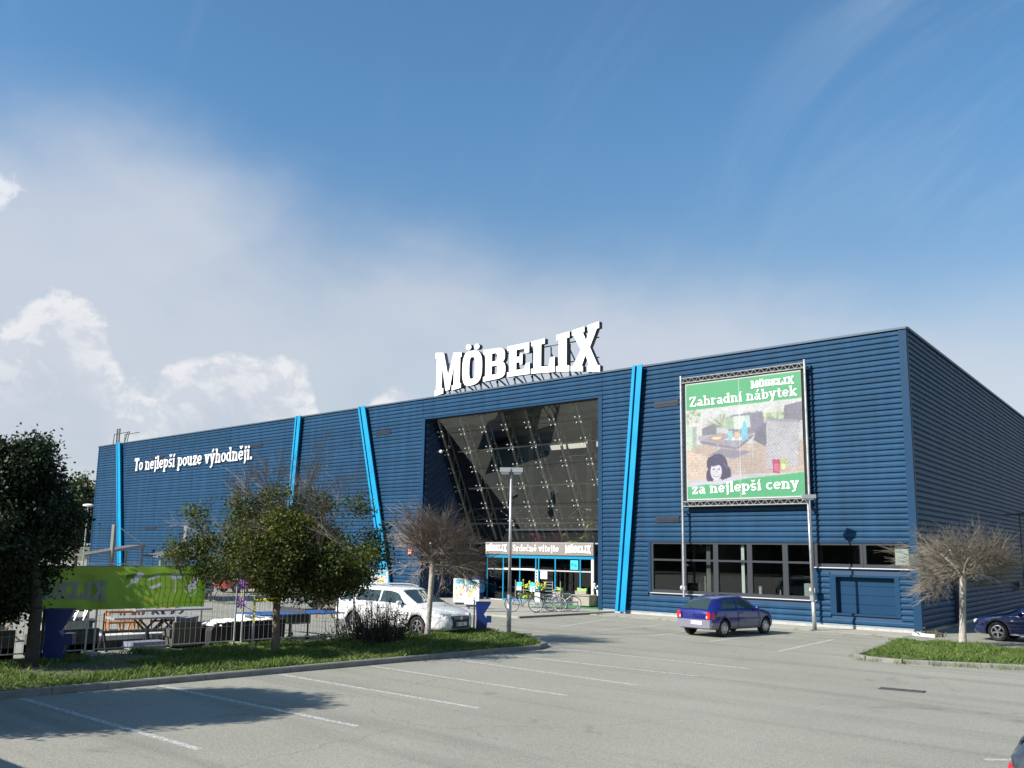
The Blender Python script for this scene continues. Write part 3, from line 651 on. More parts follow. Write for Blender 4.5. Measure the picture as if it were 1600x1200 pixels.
for x in cols[1:-1]:
    mb = MB(); o = .16; bo = .50
    a = Vector((x, gy(9.85) + o, 9.85)); b = Vector((x, gy(3.3) + o, 3.3)); mb.tube(a, b, .075, .075, 6)
    mb.tube(a + Vector((0, bo * .9, 0)), b + Vector((0, bo, 0)), .045, .045, 6)
    mb.bar(a, a + Vector((0, .6, .0)), .12, .2); t = mb.build('truss', trs, GW)
    s = MB()
    for j, z in enumerate(rows[1:-1]):
        fit = MB(); f = Vector((x, gy(z) + o, z)); s.tube(f, (x, f.y, z + bo / SL_), .03, .03, 5); s.tube(f, f + Vector((0, bo, 0)), .016, .016, 5)
        for dx in (-.15, .15):
            for dz in (-.13, .13):
                q = Vector((x + dx, gy(z + dz) - .015, z + dz)); fit.tube(f, q, .014, .014, 4); fit.ball(q + Vector((0, -.01, 0)), .032, .024, .032, 6, 4)
        fit.build('glass_fitting', chrome, t)
    s.build('strut', chrome, t)
for j, z in enumerate(rows[1:-1]):
    th = .05 if j in (1, 3, 5) else .012
    MB().tube((XL + (1.2 if j in (1, 3) else .1), gy(z) + .16, z), (XR, gy(z) + .16, z), th, th, 6).build('tie_rod', chrome if th > .02 else steel_d, GW)
m = MB(); y = gy(4.5) + .9
for z in (4.45, 5.05): m.tube((XL, y, z), (XR, y, z), .03, .03, 6)
for i in range(12): x = XL + i * 1.03; m.tube((x, y, 4.45 if i % 2 else 5.05), (x + 1.03, y, 5.05 if i % 2 else 4.45), .018, .018, 5)
m.tube((XL, y, 3.3), (XL + .01, y, 5), .02)
for i in range(7): x = cols[1:-1][i]; m.tube((x, y, 4.45), (x + 1.3, y, 3.1), .016, .016, 5)
m.build('wind_truss', chrome, GW)
lt = MB().tube((-26.9, .9, 8.15), (-26.62, .85, 8.15), .05, .05, 8); lt.ball((-26.55, .82, 8.13), .13, .1, .1); lt.build('floodlight', chrome, B)

# office windows
frm = mat('window_frame', (.030, .036, .045), .4, .2); pg = glass('office_glass', (.74, .78, .77), 1.42)
def window(x0, x1, z0, z1, transom=None):
    fr = put('window', None, B) if False else None
    mb = MB(); w = .115; mb.box(x0, x0 + w, -.035, .09, z0, z1).box(x1 - w, x1, -.035, .09, z0, z1).box(x0 + w, x1 - w, -.034, .09, z0, z0 + .13).box(x0 + w, x1 - w, -.034, .09, z1 - .09, z1)
    if transom: mb.box(x0 + w, x1 - w, -.03, .07, transom - .04, transom + .04)
    o = mb.build('window', frm, B)
    for a, b in (((z0 + .13), (transom - .04 if transom else z1 - .09)), ((transom + .04), z1 - .09) if transom else (0, 0)):
        if b > a: MB().box(x0 + w, x1 - w, .02, .028, a, b).build('pane', pg, o)
xs = [-11.58, -9.88, -8.30, -6.72, -5.14, -3.58]
for a, b in zip(xs, xs[1:]):
    window(a, b if b != -3.58 else -3.93, .995, 3.17, 2.40)
window(-3.90, -1.98, 2.25, 3.17); window(-1.97, -.04, 2.25, 3.17)
# office room
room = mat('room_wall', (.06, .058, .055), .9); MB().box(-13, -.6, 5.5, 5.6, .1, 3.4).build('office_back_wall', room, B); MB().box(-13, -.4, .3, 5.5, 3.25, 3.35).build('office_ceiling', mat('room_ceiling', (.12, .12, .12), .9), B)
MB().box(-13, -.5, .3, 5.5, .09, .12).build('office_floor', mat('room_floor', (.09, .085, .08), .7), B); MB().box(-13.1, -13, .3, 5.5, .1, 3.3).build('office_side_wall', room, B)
bl = MB().box(-7.20, -7.06, .14, .17, 1.13, 2.36).box(-7.20, -7.06, .14, .17, 2.45, 3.07).box(-.84, -.34, .12, .15, 2.36, 3.07).box(-.28, -.16, .12, .15, 2.36, 3.07); bl.build('blind', white, B)
m = MB(); m.box(-9.5, -8.9, .6, 1.1, .1, 1.45); m.box(-9.1, -9.07, .35, .38, 1.1, 1.75).box(-4.55, -4.05, .3, .7, 1.1, 1.6).box(-6.5, -6.38, .25, .34, 1.12, 1.42).box(-6.9, -6.87, .3, .33, 1.12, 1.4).box(-8.62, -8.56, .3, .4, 1.12, 1.4).box(-5.6, -5.56, .3, .4, 1.12, 1.3)
m.build('office_things', mat('office_grey', (.45, .45, .43), .6), B)
MB().box(-11.3, -4.2, .5, 1.2, 1.0, 1.04).build('desk', mat('desk_top', (.15, .13, .11), .5), B)
MB().ball((-9.35, .6, 1.62), .12, .1, .14).box(-9.5, -9.2, .5, .8, 1.04, 1.5).build('office_chair', dark, B)
# side wall odds and ends
MB().tube((5.6, -.16, .1), (5.6, -.16, 3.4), .05, .05, 8).build('downpipe', mat('pipe_dark', (.02, .03, .05), .5), B, T=T)
MB().box(16, 16.35, -.35, -.06, 2.2, 2.75).build('wall_box', dark, B, T=T); MB().box(20.2, 20.5, -.3, -.06, 1.1, 1.5).build('wall_box', dark, B, T=T)
MB().tube((17.6, -.9, .0), (17.6, -.9, 4.85), .05, .04, 8).tube((17.6, -.9, 4.85), (17.6, -.2, 4.9), .03, .03, 6).box(17.35, 17.85, -1.25, -.75, 4.85, 4.95).build('wall_lamp', steel_d, B, T=T)

# roof cage and ladder
m = thing('roof_ladder', 'steel roof ladder cage standing above the leftmost cyan beam', 'ladder', (-66.6, .0, 11.13))
l = MB()
for x in (0., .45): l.bar((x, -.1, -.6), (x, -.1, 1.25), .09, .09)
for i in range(6): l.tube((0, -.1, i * .24), (.45, -.1, i * .24), .02, .02, 5)
l.build('ladder', steel_d, m)
l = MB()
for a, b in (((-.9, 0, 0), (-.75, 0, .85)), ((-.75, 0, .85), (.0, 0, .85)), ((.45, 0, .85), (2.2, 0, .85)), ((1.3, 0, 0), (1.75, 0, .85)), ((1.75, 0, 0), (2.1, 0, .9)), ((-.5, .8, 0), (-.5, .8, .9)), ((-.5, .8, .9), (2.2, .8, .9))): l.tube(a, b, .035, .035, 5)
l.build('guard_rail', steel_d, m)

# ------------------------------------------------------------------ roof sign
RS = thing('roof_sign', 'arched white block letters M\u00d6BELIX standing on the roof above the glass front', 'sign', (-26.8, .0, 11.10))
wf = mat('sign_white', (.86, .86, .86), .4); sidem = mat('sign_side', (.045, .05, .06), .5)
block_word(11.98, 2.52, .25, [wf, sidem], RS, Matrix.Translation((.1, .60, .13)) @ Matrix.Rotation(R(90), 4, 'X'), arch=(.165, .185), rim_w=.045)
m = MB()
for i in range(9):
    x = .9 + i * 1.27; z = .5 + .1 * math.sin(i); m.bar((x, .78, .2), (x, .78, 1.9), .07, .07); m.bar((x, .78, .7), (x + .35, 2.0, -.12), .07, .07); m.bar((x, .78, 1.6), (x + .1, 2.0, -.12), .05, .05); m.tube((x - .05, .74, .55), (x + .5, .5, -.1), .04, .04, 5)
for z in (.95, 1.95): m.bar((.3, .72, z), (11.7, .72, z), .05, .05)
m.build('support_frame', steel_d, RS)
# wall slogan
WS = thing('wall_slogan', 'white raised slogan To nejlep\u0161\u00ed pouze v\u00fdhodn\u011bji. on the left part of the facade', 'sign', (-62.75, -.09, 8.62))
lettering('To nejlep\u0161\u00ed pouze v\u00fdhodn\u011bji.', .90 * .78, Matrix.Rotation(R(90), 4, 'X') @ Matrix.Translation((0, .0, 0)), wf, WS, 'letter', depth=.07, split=True, width=17.95, weight=.195)
# hydrant sign
hy = thing('hydrant_sign', 'small red and white H plate on the blue wall left of the portal', 'sign', (-27.85, -.10, 2.55))
MB().box(-.16, .16, -.006, .02, -.17, .17).build('plate', mat('sign_red', (.6, .03, .03), .5), hy); MB().box(-.1, -.05, -.012, -.006, -.11, .11).box(.05, .1, -.012, -.006, -.11, .11).box(-.05, .05, -.012, -.006, -.03, .03).build('letter', white, hy)

# ------------------------------------------------------------------ banner with frame
BN = thing('billboard_banner', 'large green garden furniture banner in a steel truss frame on the blue wall', 'banner', (0, 0, 0))
for x, z in ((-9.66, .88), (-3.85, .40)): MB().tube((x, -.38, z), (x, -.38, 10.33), .052, .052, 10).build('pole', steel, BN)
for x, z in ((-9.66, 1.25), (-3.83, 1.38)):
    MB().tube((x - .12, -.38, z), (x - .02, -.38, z), .11, .11, 10).box(x - .02, x + .1, -.45, -.30, z - .08, z + .08).build('winch', steel, BN)
for x in (-9.66, -3.85):
    m = MB()
    for z in (2.2, 4.4, 7.2, 10.0): m.bar((x, -.38, z), (x, -.05, z), .05, .05)
    m.build('bracket', steel, BN)
def truss(z0, z1, x0, x1, n):
    m = MB(); y0, y1 = -.40, -.22
    for y in (y0, y1):
        for z in (z0, z1): m.tube((x0, y, z), (x1, y, z), .022, .022, 6)
    for i in range(n):
        a = x0 + (x1 - x0) * i / n; b = x0 + (x1 - x0) * (i + .5) / n; c = x0 + (x1 - x0) * (i + 1) / n
        m.tube((a, y0, z0), (b, y0, z1), .012, .012, 5); m.tube((b, y0, z1), (c, y0, z0), .012, .012, 5); m.tube((a, y1, z1), (c, y1, z0), .01, .01, 4)
    return m.build('truss', steel, BN)
truss(10.00, 10.20, -9.6, -3.91, 17); truss(4.66, 4.86, -9.6, -3.91, 17)
bx0, bx1, bz0, bz1 = -9.46, -4.04, 4.91, 9.95; bw, bh = bx1 - bx0, bz1 - bz0
MB().box(-9.60, -3.92, -.320, -.312, 4.60, 10.24).build('backing', mat('black_net', (.012, .012, .012), .9), BN)
# printed picture: a fine grid of coloured cells
def paint(nx, nz, fn, rect, y, name, parent, T=None, curve_fn=None):
    x0, x1, z0, z1 = rect; U, V = np.meshgrid((np.arange(nx) + .5) / nx, (np.arange(nz) + .5) / nz); col_ = fn(U, V).reshape(-1, 3)
    gx, gz = np.meshgrid(np.linspace(x0, x1, nx + 1), np.linspace(z0, z1, nz + 1)); yy = np.full(gx.shape, y) if curve_fn is None else curve_fn((gx - x0) / (x1 - x0), (gz - z0) / (z1 - z0)) + y
    co = np.stack([gx, yy, gz], -1).reshape(-1, 3); i = (np.arange(nz)[:, None] * (nx + 1) + np.arange(nx)[None]).ravel(); fc = np.stack([i, i + 1, i + nx + 2, i + nx + 1], 1)
    me = bpy.data.meshes.new(name); me.vertices.add(len(co)); me.vertices.foreach_set('co', co.ravel()); me.loops.add(fc.size); me.loops.foreach_set('vertex_index', fc.ravel()); me.polygons.add(len(fc)); me.polygons.foreach_set('loop_start', np.arange(len(fc)) * 4); me.update(calc_edges=True)
    if curve_fn is not None: me.polygons.foreach_set('use_smooth', [True] * len(fc))
    at = me.color_attributes.new('print', 'FLOAT_COLOR', 'CORNER'); at.data.foreach_set('color', np.repeat(np.concatenate([col_, np.ones((len(col_), 1))], 1), 4, 0).ravel().astype(np.float32))
    if 'print' not in MATS:
        m_ = bpy.data.materials.new('print'); m_.use_nodes = True; t = m_.node_tree; a = t.nodes.new('ShaderNodeVertexColor'); a.layer_name = 'print'; b_ = t.nodes['Principled BSDF']; t.links.new(a.outputs[0], b_.inputs['Base Color']); b_.inputs['Roughness'].default_value = .55; MATS['print'] = m_
    me.materials.append(MATS['print']); return put(name, me, parent, T)
def cnv(*c): return np.array(c, float)
class Art:
    def __init__(s, U, V, bg): s.U = U; s.V = V; s.c = np.ones(U.shape + (3,)) * cnv(*bg); s.r = np.random.default_rng(3)
    def put(s, m, col_, a=1.): s.c = np.where(m[..., None], s.c * (1 - a) + cnv(*col_) * a, s.c)
    def poly(s, pts, col_, a=1.):
        m = np.zeros(s.U.shape, bool); j = len(pts) - 1
        for i in range(len(pts)):
            (xi, yi), (xj, yj) = pts[i], pts[j]
            if yi != yj: m ^= ((yi > s.V) != (yj > s.V)) & (s.U < (xj - xi) * (s.V - yi) / (yj - yi) + xi)
            j = i
        s.put(m, col_, a); return m
    def ell(s, cx, cy, rx, ry, col_, a=1.): m = ((s.U - cx) / rx) ** 2 + ((s.V - cy) / ry) ** 2 < 1; s.put(m, col_, a); return m
    def line(s, x0, y0, x1, y1, w, col_, a=1.):
        dx, dy = x1 - x0, y1 - y0; t = np.clip(((s.U - x0) * dx + (s.V - y0) * dy) / (dx * dx + dy * dy + 1e-9), 0, 1); m = (s.U - x0 - t * dx) ** 2 + (s.V - y0 - t * dy) ** 2 < w * w; s.put(m, col_, a)
    def spots(s, x0, x1, y0, y1, n, r, cols_, a=.8):
        for _ in range(n): s.ell(s.r.uniform(x0, x1), s.r.uniform(y0, y1), r * s.r.uniform(.5, 1.3), r * s.r.uniform(.5, 1.3), cols_[s.r.integers(len(cols_))], a)
GR = (.055, .40, .17)
def garden(U, V):
    a = Art(U, V, (.52, .53, .55)); gy_ = (.20, .20, .26); lg = (.42, .42, .48)
    a.poly([(0, .2), (1, .2), (1, .43), (0, .47)], (.50, .40, .35)); a.poly([(0, .17), (.45, .17), (.2, .36), (0, .42)], (.62, .50, .40))
    for i in range(14): a.line(0, .16 + i * .022, 1, .12 + i * .024, .0022, (.36, .28, .26), .5)
    a.poly([(0, .62), (1, .70), (1, .80), (0, .80)], (.60, .62, .62)); a.poly([(0, .47), (0, .68), (.14, .67), (.2, .47)], (.62, .61, .60))
    a.spots(0, .13, .66, .76, 60, .014, [(.25, .35, .22), (.5, .55, .45), (.65, .68, .6)]); a.spots(.62, .86, .62, .68, 80, .014, [(.16, .30, .12), (.35, .5, .25), (.55, .62, .45)])
    a.spots(.5, .66, .66, .70, 30, .014, [(.3, .36, .3), (.5, .5, .5)])
    a.poly([(0, .42), (.05, .42), (.05, .62), (0, .62)], (.50, .64, .52)); a.poly([(.06, .44), (.10, .44), (.10, .62), (.06, .62)], (.32, .42, .36))
    a.poly([(.15, .52), (.28, .53), (.28, .64), (.15, .60)], gy_); a.poly([(.11, .50), (.33, .52), (.33, .545), (.11, .54)], (.40, .39, .45))
    for i in range(46):
        t = a.r.uniform(0, math.pi); l = a.r.uniform(.05, .14); a.line(.33, .60, .33 + l * math.cos(t), .60 + l * math.sin(t), .0035, [(.2, .28, .2), (.55, .58, .5), (.36, .42, .34)][i % 3], .9)
    a.poly([(.38, .52), (.70, .53), (.68, .70), (.40, .69)], (.22, .21, .29)); a.poly([(.37, .58), (.45, .58), (.44, .68), (.36, .68)], (.36, .48, .36)); a.poly([(.44, .57), (.54, .57), (.53, .68), (.43, .68)], (.56, .64, .60)); a.poly([(.52, .58), (.58, .58), (.57, .68), (.52, .68)], (.45, .60, .58))
    a.poly([(.85, .60), (1, .60), (1, .75), (.86, .73)], gy_); a.poly([(.60, .47), (.72, .40), (.73, .62), (.62, .56)], (.16, .16, .22))
    a.poly([(.70, .23), (.95, .25), (.98, .60), (.71, .64)], (.46, .46, .50))
    for i in range(26):
        for j in range(20): 
            if (i + j) % 2: a.ell(.71 + j * .0135, .25 + i * .0145, .005, .0045, (.24, .24, .30), .8)
    a.poly([(.71, .62), (.98, .58), (.98, .60), (.71, .645)], (.30, .30, .36))
    a.poly([(.13, .50), (.46, .42), (.60, .52), (.30, .55)], (.33, .32, .38)); a.poly([(.13, .475), (.46, .40), (.46, .42), (.13, .50)], (.22, .21, .28)); a.poly([(.46, .40), (.60, .50), (.60, .52), (.46, .42)], (.18, .17, .24))
    for x0, y0, y1 in ((.14, .33, .48), (.46, .18, .41), (.59, .28, .50), (.29, .3, .46), (.56, .3, .48)): a.line(x0, y0, x0, y1, .005, (.5, .5, .54))
    a.poly([(.20, .37), (.44, .33), (.58, .38), (.32, .42)], (.25, .25, .31))
    a.ell(.28, .505, .06, .012, (.55, .2, .16)); a.ell(.28, .512, .05, .011, (.75, .66, .35)); a.ell(.31, .525, .02, .012, (.7, .35, .25))
    a.poly([(.34, .49), (.52, .475), (.55, .50), (.40, .51)], (.66, .72, .72)); a.poly([(.385, .49), (.42, .49), (.42, .56), (.385, .56)], (.25, .58, .64)); a.poly([(.44, .49), (.475, .49), (.475, .55), (.44, .55)], (.66, .46, .30)); a.poly([(.50, .48), (.55, .48), (.55, .58), (.53, .63), (.52, .63), (.50, .58)], (.16, .50, .60))
    # printed woman leaning on the green band
    a.ell(.285, .275, .088, .105, (.045, .04, .11)); a.ell(.35, .215, .05, .07, (.045, .04, .11)); a.ell(.215, .20, .036, .06, (.045, .04, .11)); a.ell(.372, .185, .03, .035, (.045, .04, .11)); a.ell(.225, .30, .04, .06, (.045, .04, .11)); a.ell(.27, .235, .050, .074, (.62, .61, .70)); a.line(.30, .34, .37, .26, .006, (.12, .11, .24)); a.line(.28, .36, .24, .32, .005, (.12, .11, .24)); a.poly([(.205, .295), (.245, .275), (.30, .285), (.335, .25), (.33, .35), (.23, .35)], (.045, .04, .11))
    a.ell(.248, .252, .012, .005, (.1, .1, .2)); a.ell(.296, .252, .012, .005, (.1, .1, .2)); a.ell(.272, .198, .026, .012, (.30, .26, .36)); a.ell(.272, .202, .020, .006, (.85, .85, .9)); a.line(.272, .245, .276, .225, .003, (.45, .43, .52))
    a.poly([(.02, .135), (.10, .155), (.30, .15), (.42, .19), (.52, .185), (.56, .16), (.30, .12), (.1, .10), (.02, .11)], (.56, .56, .64))
    a.line(.10, .13, .30, .13, .003, (.42, .42, .5), .8)
    # green bands
    a.poly([(0, 0), (1, 0), (1, .195), (.80, .18), (.55, .165), (.42, .15), (.30, .12), (.18, .128), (0, .112)], GR)
    a.put(V > .765 + .012 * U, GR)
    # glasses
    a.poly([(.755, .20), (.805, .19), (.815, .30), (.75, .31)], (.42, .04, .12)); a.poly([(.765, .21), (.80, .205), (.80, .27), (.765, .27)], (.60, .12, .25)); a.poly([(.82, .215), (.86, .215), (.865, .31), (.815, .31)], (.42, .48, .18)); a.poly([(.825, .22), (.855, .22), (.855, .265), (.825, .265)], (.70, .75, .35))
    a.put((U < .008) | (V < .012) | (V > .99), (.72, .74, .72)); a.line(.478, 0, .486, 1, .0022, (.75, .8, .78), .85)
    a.c = a.c * (1 + .05 * np.sin(U * 9) * np.sin(V * 7))[..., None]
    c = a.c
    for _ in range(1): c = (c + np.roll(c, 1, 0) + np.roll(c, -1, 0) + np.roll(c, 1, 1) + np.roll(c, -1, 1)) / 5
    r = np.random.default_rng(11)
    for n_, am in ((14, .08), (40, .10), (140, .16), (280, .16)):
        g_ = r.uniform(-1, 1, (n_ + 2, n_ + 2)); iu = np.clip(U * n_, 0, n_ - .01); iv = np.clip(V * n_, 0, n_ - .01); x_, y_ = iu.astype(int), iv.astype(int); fx, fy = iu - x_, iv - y_
        v_ = g_[y_, x_] * (1 - fx) * (1 - fy) + g_[y_, x_ + 1] * fx * (1 - fy) + g_[y_ + 1, x_] * (1 - fx) * fy + g_[y_ + 1, x_ + 1] * fx * fy; pic = ((V > .2) & (V < .77))[..., None]; c = c * (1 + np.where(pic, am, am * .2) * v_[..., None])
    return np.clip(c * .52 + .008, 0, 1)
paint(300, 280, garden, (bx0, bx1, bz0, bz1), -.345, 'printed_sheet', BN, curve_fn=lambda u, v: .004 * np.sin(u * 14) * np.sin(v * 9))
LT = lambda x, z: Matrix.Translation((x, -.358, z)) @ Matrix.Rotation(R(90), 4, 'X')
rotz = lambda a: Matrix.Rotation(R(a), 4, 'Z')
lettering('Zahradn\u00ed n\u00e1bytek', .285, LT(-9.26, 8.93) @ rotz(0), wf, BN, 'letter', split=True, width=5.06, weight=.22)
lettering('za nejlep\u0161\u00ed ceny', .30, LT(-9.20, 5.17) @ rotz(1.2), wf, BN, 'letter', split=True, width=4.95, weight=.235)
block_word(1.93, .33, .004, [wf], BN, LT(-6.26, 9.41), arch=(.12, .13), joined=True, name='brand_lettering')
# ------------------------------------------------------------------ entrance porch
EN = thing('entrance_porch', 'glazed entrance porch with cyan frames under a grey M\u00d6BELIX welcome sign', 'entrance', (-24.45, 2.6, 0.075))
cy2 = mat('frame_cyan', (.0, .20, .36), .4); sgn = mat('sign_grey', (.20, .175, .165), .6, 0, .05, 2); eg = glass('door_glass', (.62, .70, .68), 1.6); alu = mat('aluminium', (.60, .62, .62), .35, .5)
MB().box(-.05, 7.58, -.12, .02, 2.42, 3.03).build('sign_board', sgn, EN)
F2 = lambda x, z, y=-.135: Matrix.Translation((x, y, z)) @ Matrix.Rotation(R(90), 4, 'X')
block_word(1.60, .40, .02, [wf], EN, F2(.02, 2.55, -.128), arch=(.10, .14), joined=True, name='brand_lettering')
block_word(1.66, .42, .02, [wf], EN, F2(5.78, 2.52, -.128), arch=(.10, .14), joined=True, name='brand_lettering')
lettering('Srde\u010dn\u011b v\u00edtejte', .235, F2(2.02, 2.60, -.124), wf, EN, 'letter', split=True, width=3.30, weight=.21)
MB().box(-.03, 7.56, -.05, .08, 2.24, 2.42).build('head_rail', cy2, EN); MB().box(.0, 7.5, .02, .9, 2.95, 3.0).build('porch_roof', steel_d, EN)
MB().box(-.05, 7.58, -.13, .02, 3.03, 3.06).build('sign_capping', alu, EN)
xs2 = [0, 1.22, 2.45, 3.60, 3.80, 4.95, 6.62]
for i, x in enumerate(xs2): MB().box(x, x + .075, -.03, .05, 0, 2.24).build('door_post', cy2, EN)
MB().box(7.38, 7.52, -.04, .06, 0, 2.24).build('door_post', white, EN)
xe = xs2 + [7.38]
for a, b in zip(xe, xe[1:]):
    MB().box(a + .075, b, .0, .012, .06, 2.24).build('glass_pane', eg, EN); 
MB().box(.075, 7.38, -.018, -.004, 1.60, 1.66).build('mid_rail', alu, EN); MB().box(1.3, 3.6, -.035, -.02, 1.62, 1.70).build('white_strip', white, EN)
MB().box(1.25, 3.6, -.04, .03, 0, .09).build('threshold', cy2, EN); MB().box(0, 1.25, -.04, .03, 0, .05).build('threshold', alu, EN)
m = MB().box(0, 7.4, 1.6, 1.64, .0, 2.4); m.build('inner_wall', gypd, EN)
cyp = mat('poster_cyan', (.05, .50, .62), .5)
MB().box(6.02, 6.52, -.03, -.018, 1.72, 2.18).build('notice', cyp, EN); MB().box(3.98, 4.20, -.03, -.018, 1.20, 1.58).box(4.22, 4.44, -.03, -.018, 1.20, 1.58).build('notice', white, EN); MB().box(3.62, 3.80, -.045, -.03, .7, 1.60).build('notice', white, EN)
m = MB()
for i in range(5): m.box(3.65, 3.77, -.05, -.045, .82 + i * .16, .92 + i * .16)
m.build('notice_print', mat('print_dark', (.05, .12, .2), .6), EN)
m = MB().tube((6.16, -.034, 1.97), (6.16, -.031, 1.97), .09, .09, 12).tube((6.36, -.034, 1.92), (6.36, -.031, 1.92), .09, .09, 12); m.build('notice_print', mat('print_cyan', (.0, .25, .45), .6), EN)
# inflatables on the gallery behind the glass, above the sign
def blobs(name, label, cat, loc, parts, group=None):
    t = thing(name, label, cat, loc, 0, group)
    for nm, mt, bl_ in parts:
        mb = MB()
        for b in bl_: mb.ball(b[:3], *b[3:], n=12, m=8)
        mb.build(nm, mt, t, True)
    return t
pinkm = mat('pink_vinyl', (.72, .04, .16), .3); duckm = mat('yellow_vinyl', (.62, .66, .04), .3); whm = mat('silver_vinyl', (.45, .52, .58), .25)
blobs('inflatable_flamingo', 'pink inflatable flamingo ring behind the glass above the welcome sign', 'inflatable', (-22.2, 4.75, 3.02), [('ring', pinkm, [(.0, 0, .25, .8, .5, .26), (-.75, 0, .45, .2, .2, .35), (.8, 0, .3, .4, .4, .22), (1.5, .1, .28, .5, .3, .22)]), ('neck', pinkm, [(.95, .2, .8, .12, .12, .45), (1.15, .2, 1.2, .26, .14, .2)])])
blobs('inflatable_duck', 'yellow green inflatable duck behind the glass above the welcome sign', 'inflatable', (-19.65, 4.75, 3.02), [('ring', duckm, [(-.2, 0, .22, .95, .5, .25), (.4, 0, .3, .5, .45, .26), (-1.0, 0, .4, .2, .2, .28)]), ('head', duckm, [(.62, 0, .92, .30, .26, .36), (.55, 0, .55, .26, .22, .3)]), ('beak', pinkm, [(.36, -.2, .92, .08, .1, .1)])])
blobs('inflatable_unicorn', 'pale silver inflatable unicorn behind the glass at the right end above the sign', 'inflatable', (-16.9, 4.75, 3.02), [('ring', whm, [(-.1, 0, .2, .95, .5, .24), (.8, 0, .24, .6, .5, .24)]), ('neck', whm, [(-.55, 0, .9, .2, .2, .55), (-.5, 0, 1.35, .28, .18, .2), (.75, 0, .9, .16, .16, .6)])])

# goods by the door
gsm = mat('artificial_turf', (.02, .20, .055), .9, 0, .2, 8)
struct('turf_mat', MB().box(-19.2, -14.62, .35, 2.5, .076, .10), gsm)
wick = mat('grey_wicker', (.30, .27, .23), .8, 0, .25, 30, .6, 60); wickd = mat('dark_wicker', (.065, .062, .056), .8, 0, .3, 30, .6, 60); cushg = mat('green_cushion', (.30, .50, .12), .85); cushl = mat('light_cushion', (.56, .55, .53), .9, 0, .06, 4)
def armchair(name, label, loc, rz, w=.8, body=wick, cush=cushg, grp=None, h=.62):
    t = thing(name, label, 'armchair', loc, rz, grp)
    MB().box(-w / 2, w / 2, -.36, .36, .06, .30).build('base', body, t); MB().box(-w / 2, w / 2, .28, .38, .30, h + .08).build('backrest', body, t)
    for s in (-1, 1): MB().box(s * w / 2 - .06, s * w / 2 + .06, -.36, .28, .30, .5).build('armrest', body, t)
    MB().box(-w / 2 + .06, w / 2 - .06, -.32, .28, .30, .40).build('seat_cushion', cushl if cush is cushg else cush, t)
    mb = MB(); mb.prism([(-.26, -.2), (.26, -.2), (.30, .22), (.0, .17), (-.30, .22)], -.06, .06, TM((0, .2, .62), 0, R(80))); mb.build('cushion', cush, t)
    for sx in (-1, 1): MB().box(sx * w / 2 - .05, sx * w / 2 + .02, -.34, -.28, 0, .06).build('foot', dark, t)
    return t
armchair('wicker_armchair', 'grey wicker armchair with green cushion, the left one on the turf by the entrance', (-18.15, 1.7, .1), R(160), grp='wicker garden set by the entrance')
armchair('wicker_armchair', 'grey wicker armchair with green cushion beside the wicker table at the entrance', (-17.1, 2.15, .1), R(180), .7, grp='wicker garden set by the entrance')
armchair('wicker_armchair', 'grey wicker armchair half hidden behind the right portal edge', (-15.2, 1.5, .1), R(-40), grp='wicker garden set by the entrance')
gt = thing('wicker_table', 'low grey wicker table with potted plant on the turf by the entrance', 'table', (-16.35, 1.25, .1)); MB().box(-.5, .5, -.35, .35, .06, .52).build('base', wick, gt); MB().box(-.56, .56, -.4, .4, .52, .56).build('tabletop', wick, gt)
whf = thing('flower_pot', 'white potted flowers on the wicker table next to the blue wall', 'plant', (-15.35, 1.1, .66)); MB().lathe([(0, 0), (.14, 0), (.18, .26), (0, .26)], 10).build('pot', white, whf)
m = MB(); rg = random.Random(8)
for i in range(26): m.ball((rg.gauss(0, .22), rg.gauss(0, .15), .38 + rg.gauss(0, .14)), .05, .05, .05, 5, 3)
m.build('flowers', white, whf)
ft = thing('flower_trolley', 'wire trolley of yellow and green potted flowers with price cards by the bikes', 'flower stand', (-17.1, -1.35, .075), R(4))
m = MB()
for x in (-1.1, 1.1):
    for y in (-.3, .3): m.tube((x, y, 0), (x, y, 1.25), .02, .02, 5)
for z in (.35, .8):
    for y in (-.3, 0, .3): m.tube((-1.1, y, z), (1.1, y, z), .012, .012, 4)
for z in (.5, .65, .8, .95, 1.1, 1.22): m.tube((.55, -.3, z), (1.1, -.3, z), .012, .012, 4)
m.build('frame', steel, ft)
m = MB().box(-1.08, 1.08, -.28, .28, .35, .37).box(-1.08, 1.08, -.28, .28, .79, .81); m.build('shelf', mat('shelf_green', (.12, .22, .18), .6), ft)
for mt, nm, n, s in ((mat('petal_yellow', (.72, .70, .05), .6), 'blossoms', 90, .05), (mat('leaf_light', (.14, .26, .05), .7), 'leaves', 120, .05)):
    m = MB()
    for i in range(n): z = rg.choice([.52, .95]) + rg.gauss(0, .09); m.ball((rg.uniform(-1.0, .45), rg.uniform(-.28, .25), z + (.07 if nm == 'blossoms' else 0)), s * rg.uniform(.6, 1.3), s, s * .8, 5, 3)
    m.build(nm, mt, ft)
for x, z in ((-.85, .86), (-.05, .86), (.25, .42)): MB().box(x - .15, x + .15, -.34, -.33, z - .12, z + .30).build('price_card', cyp if x < 0 else white, ft); MB().box(x - .13, x + .13, -.345, -.341, z - .1, z + .12).build('card_print', white, ft)

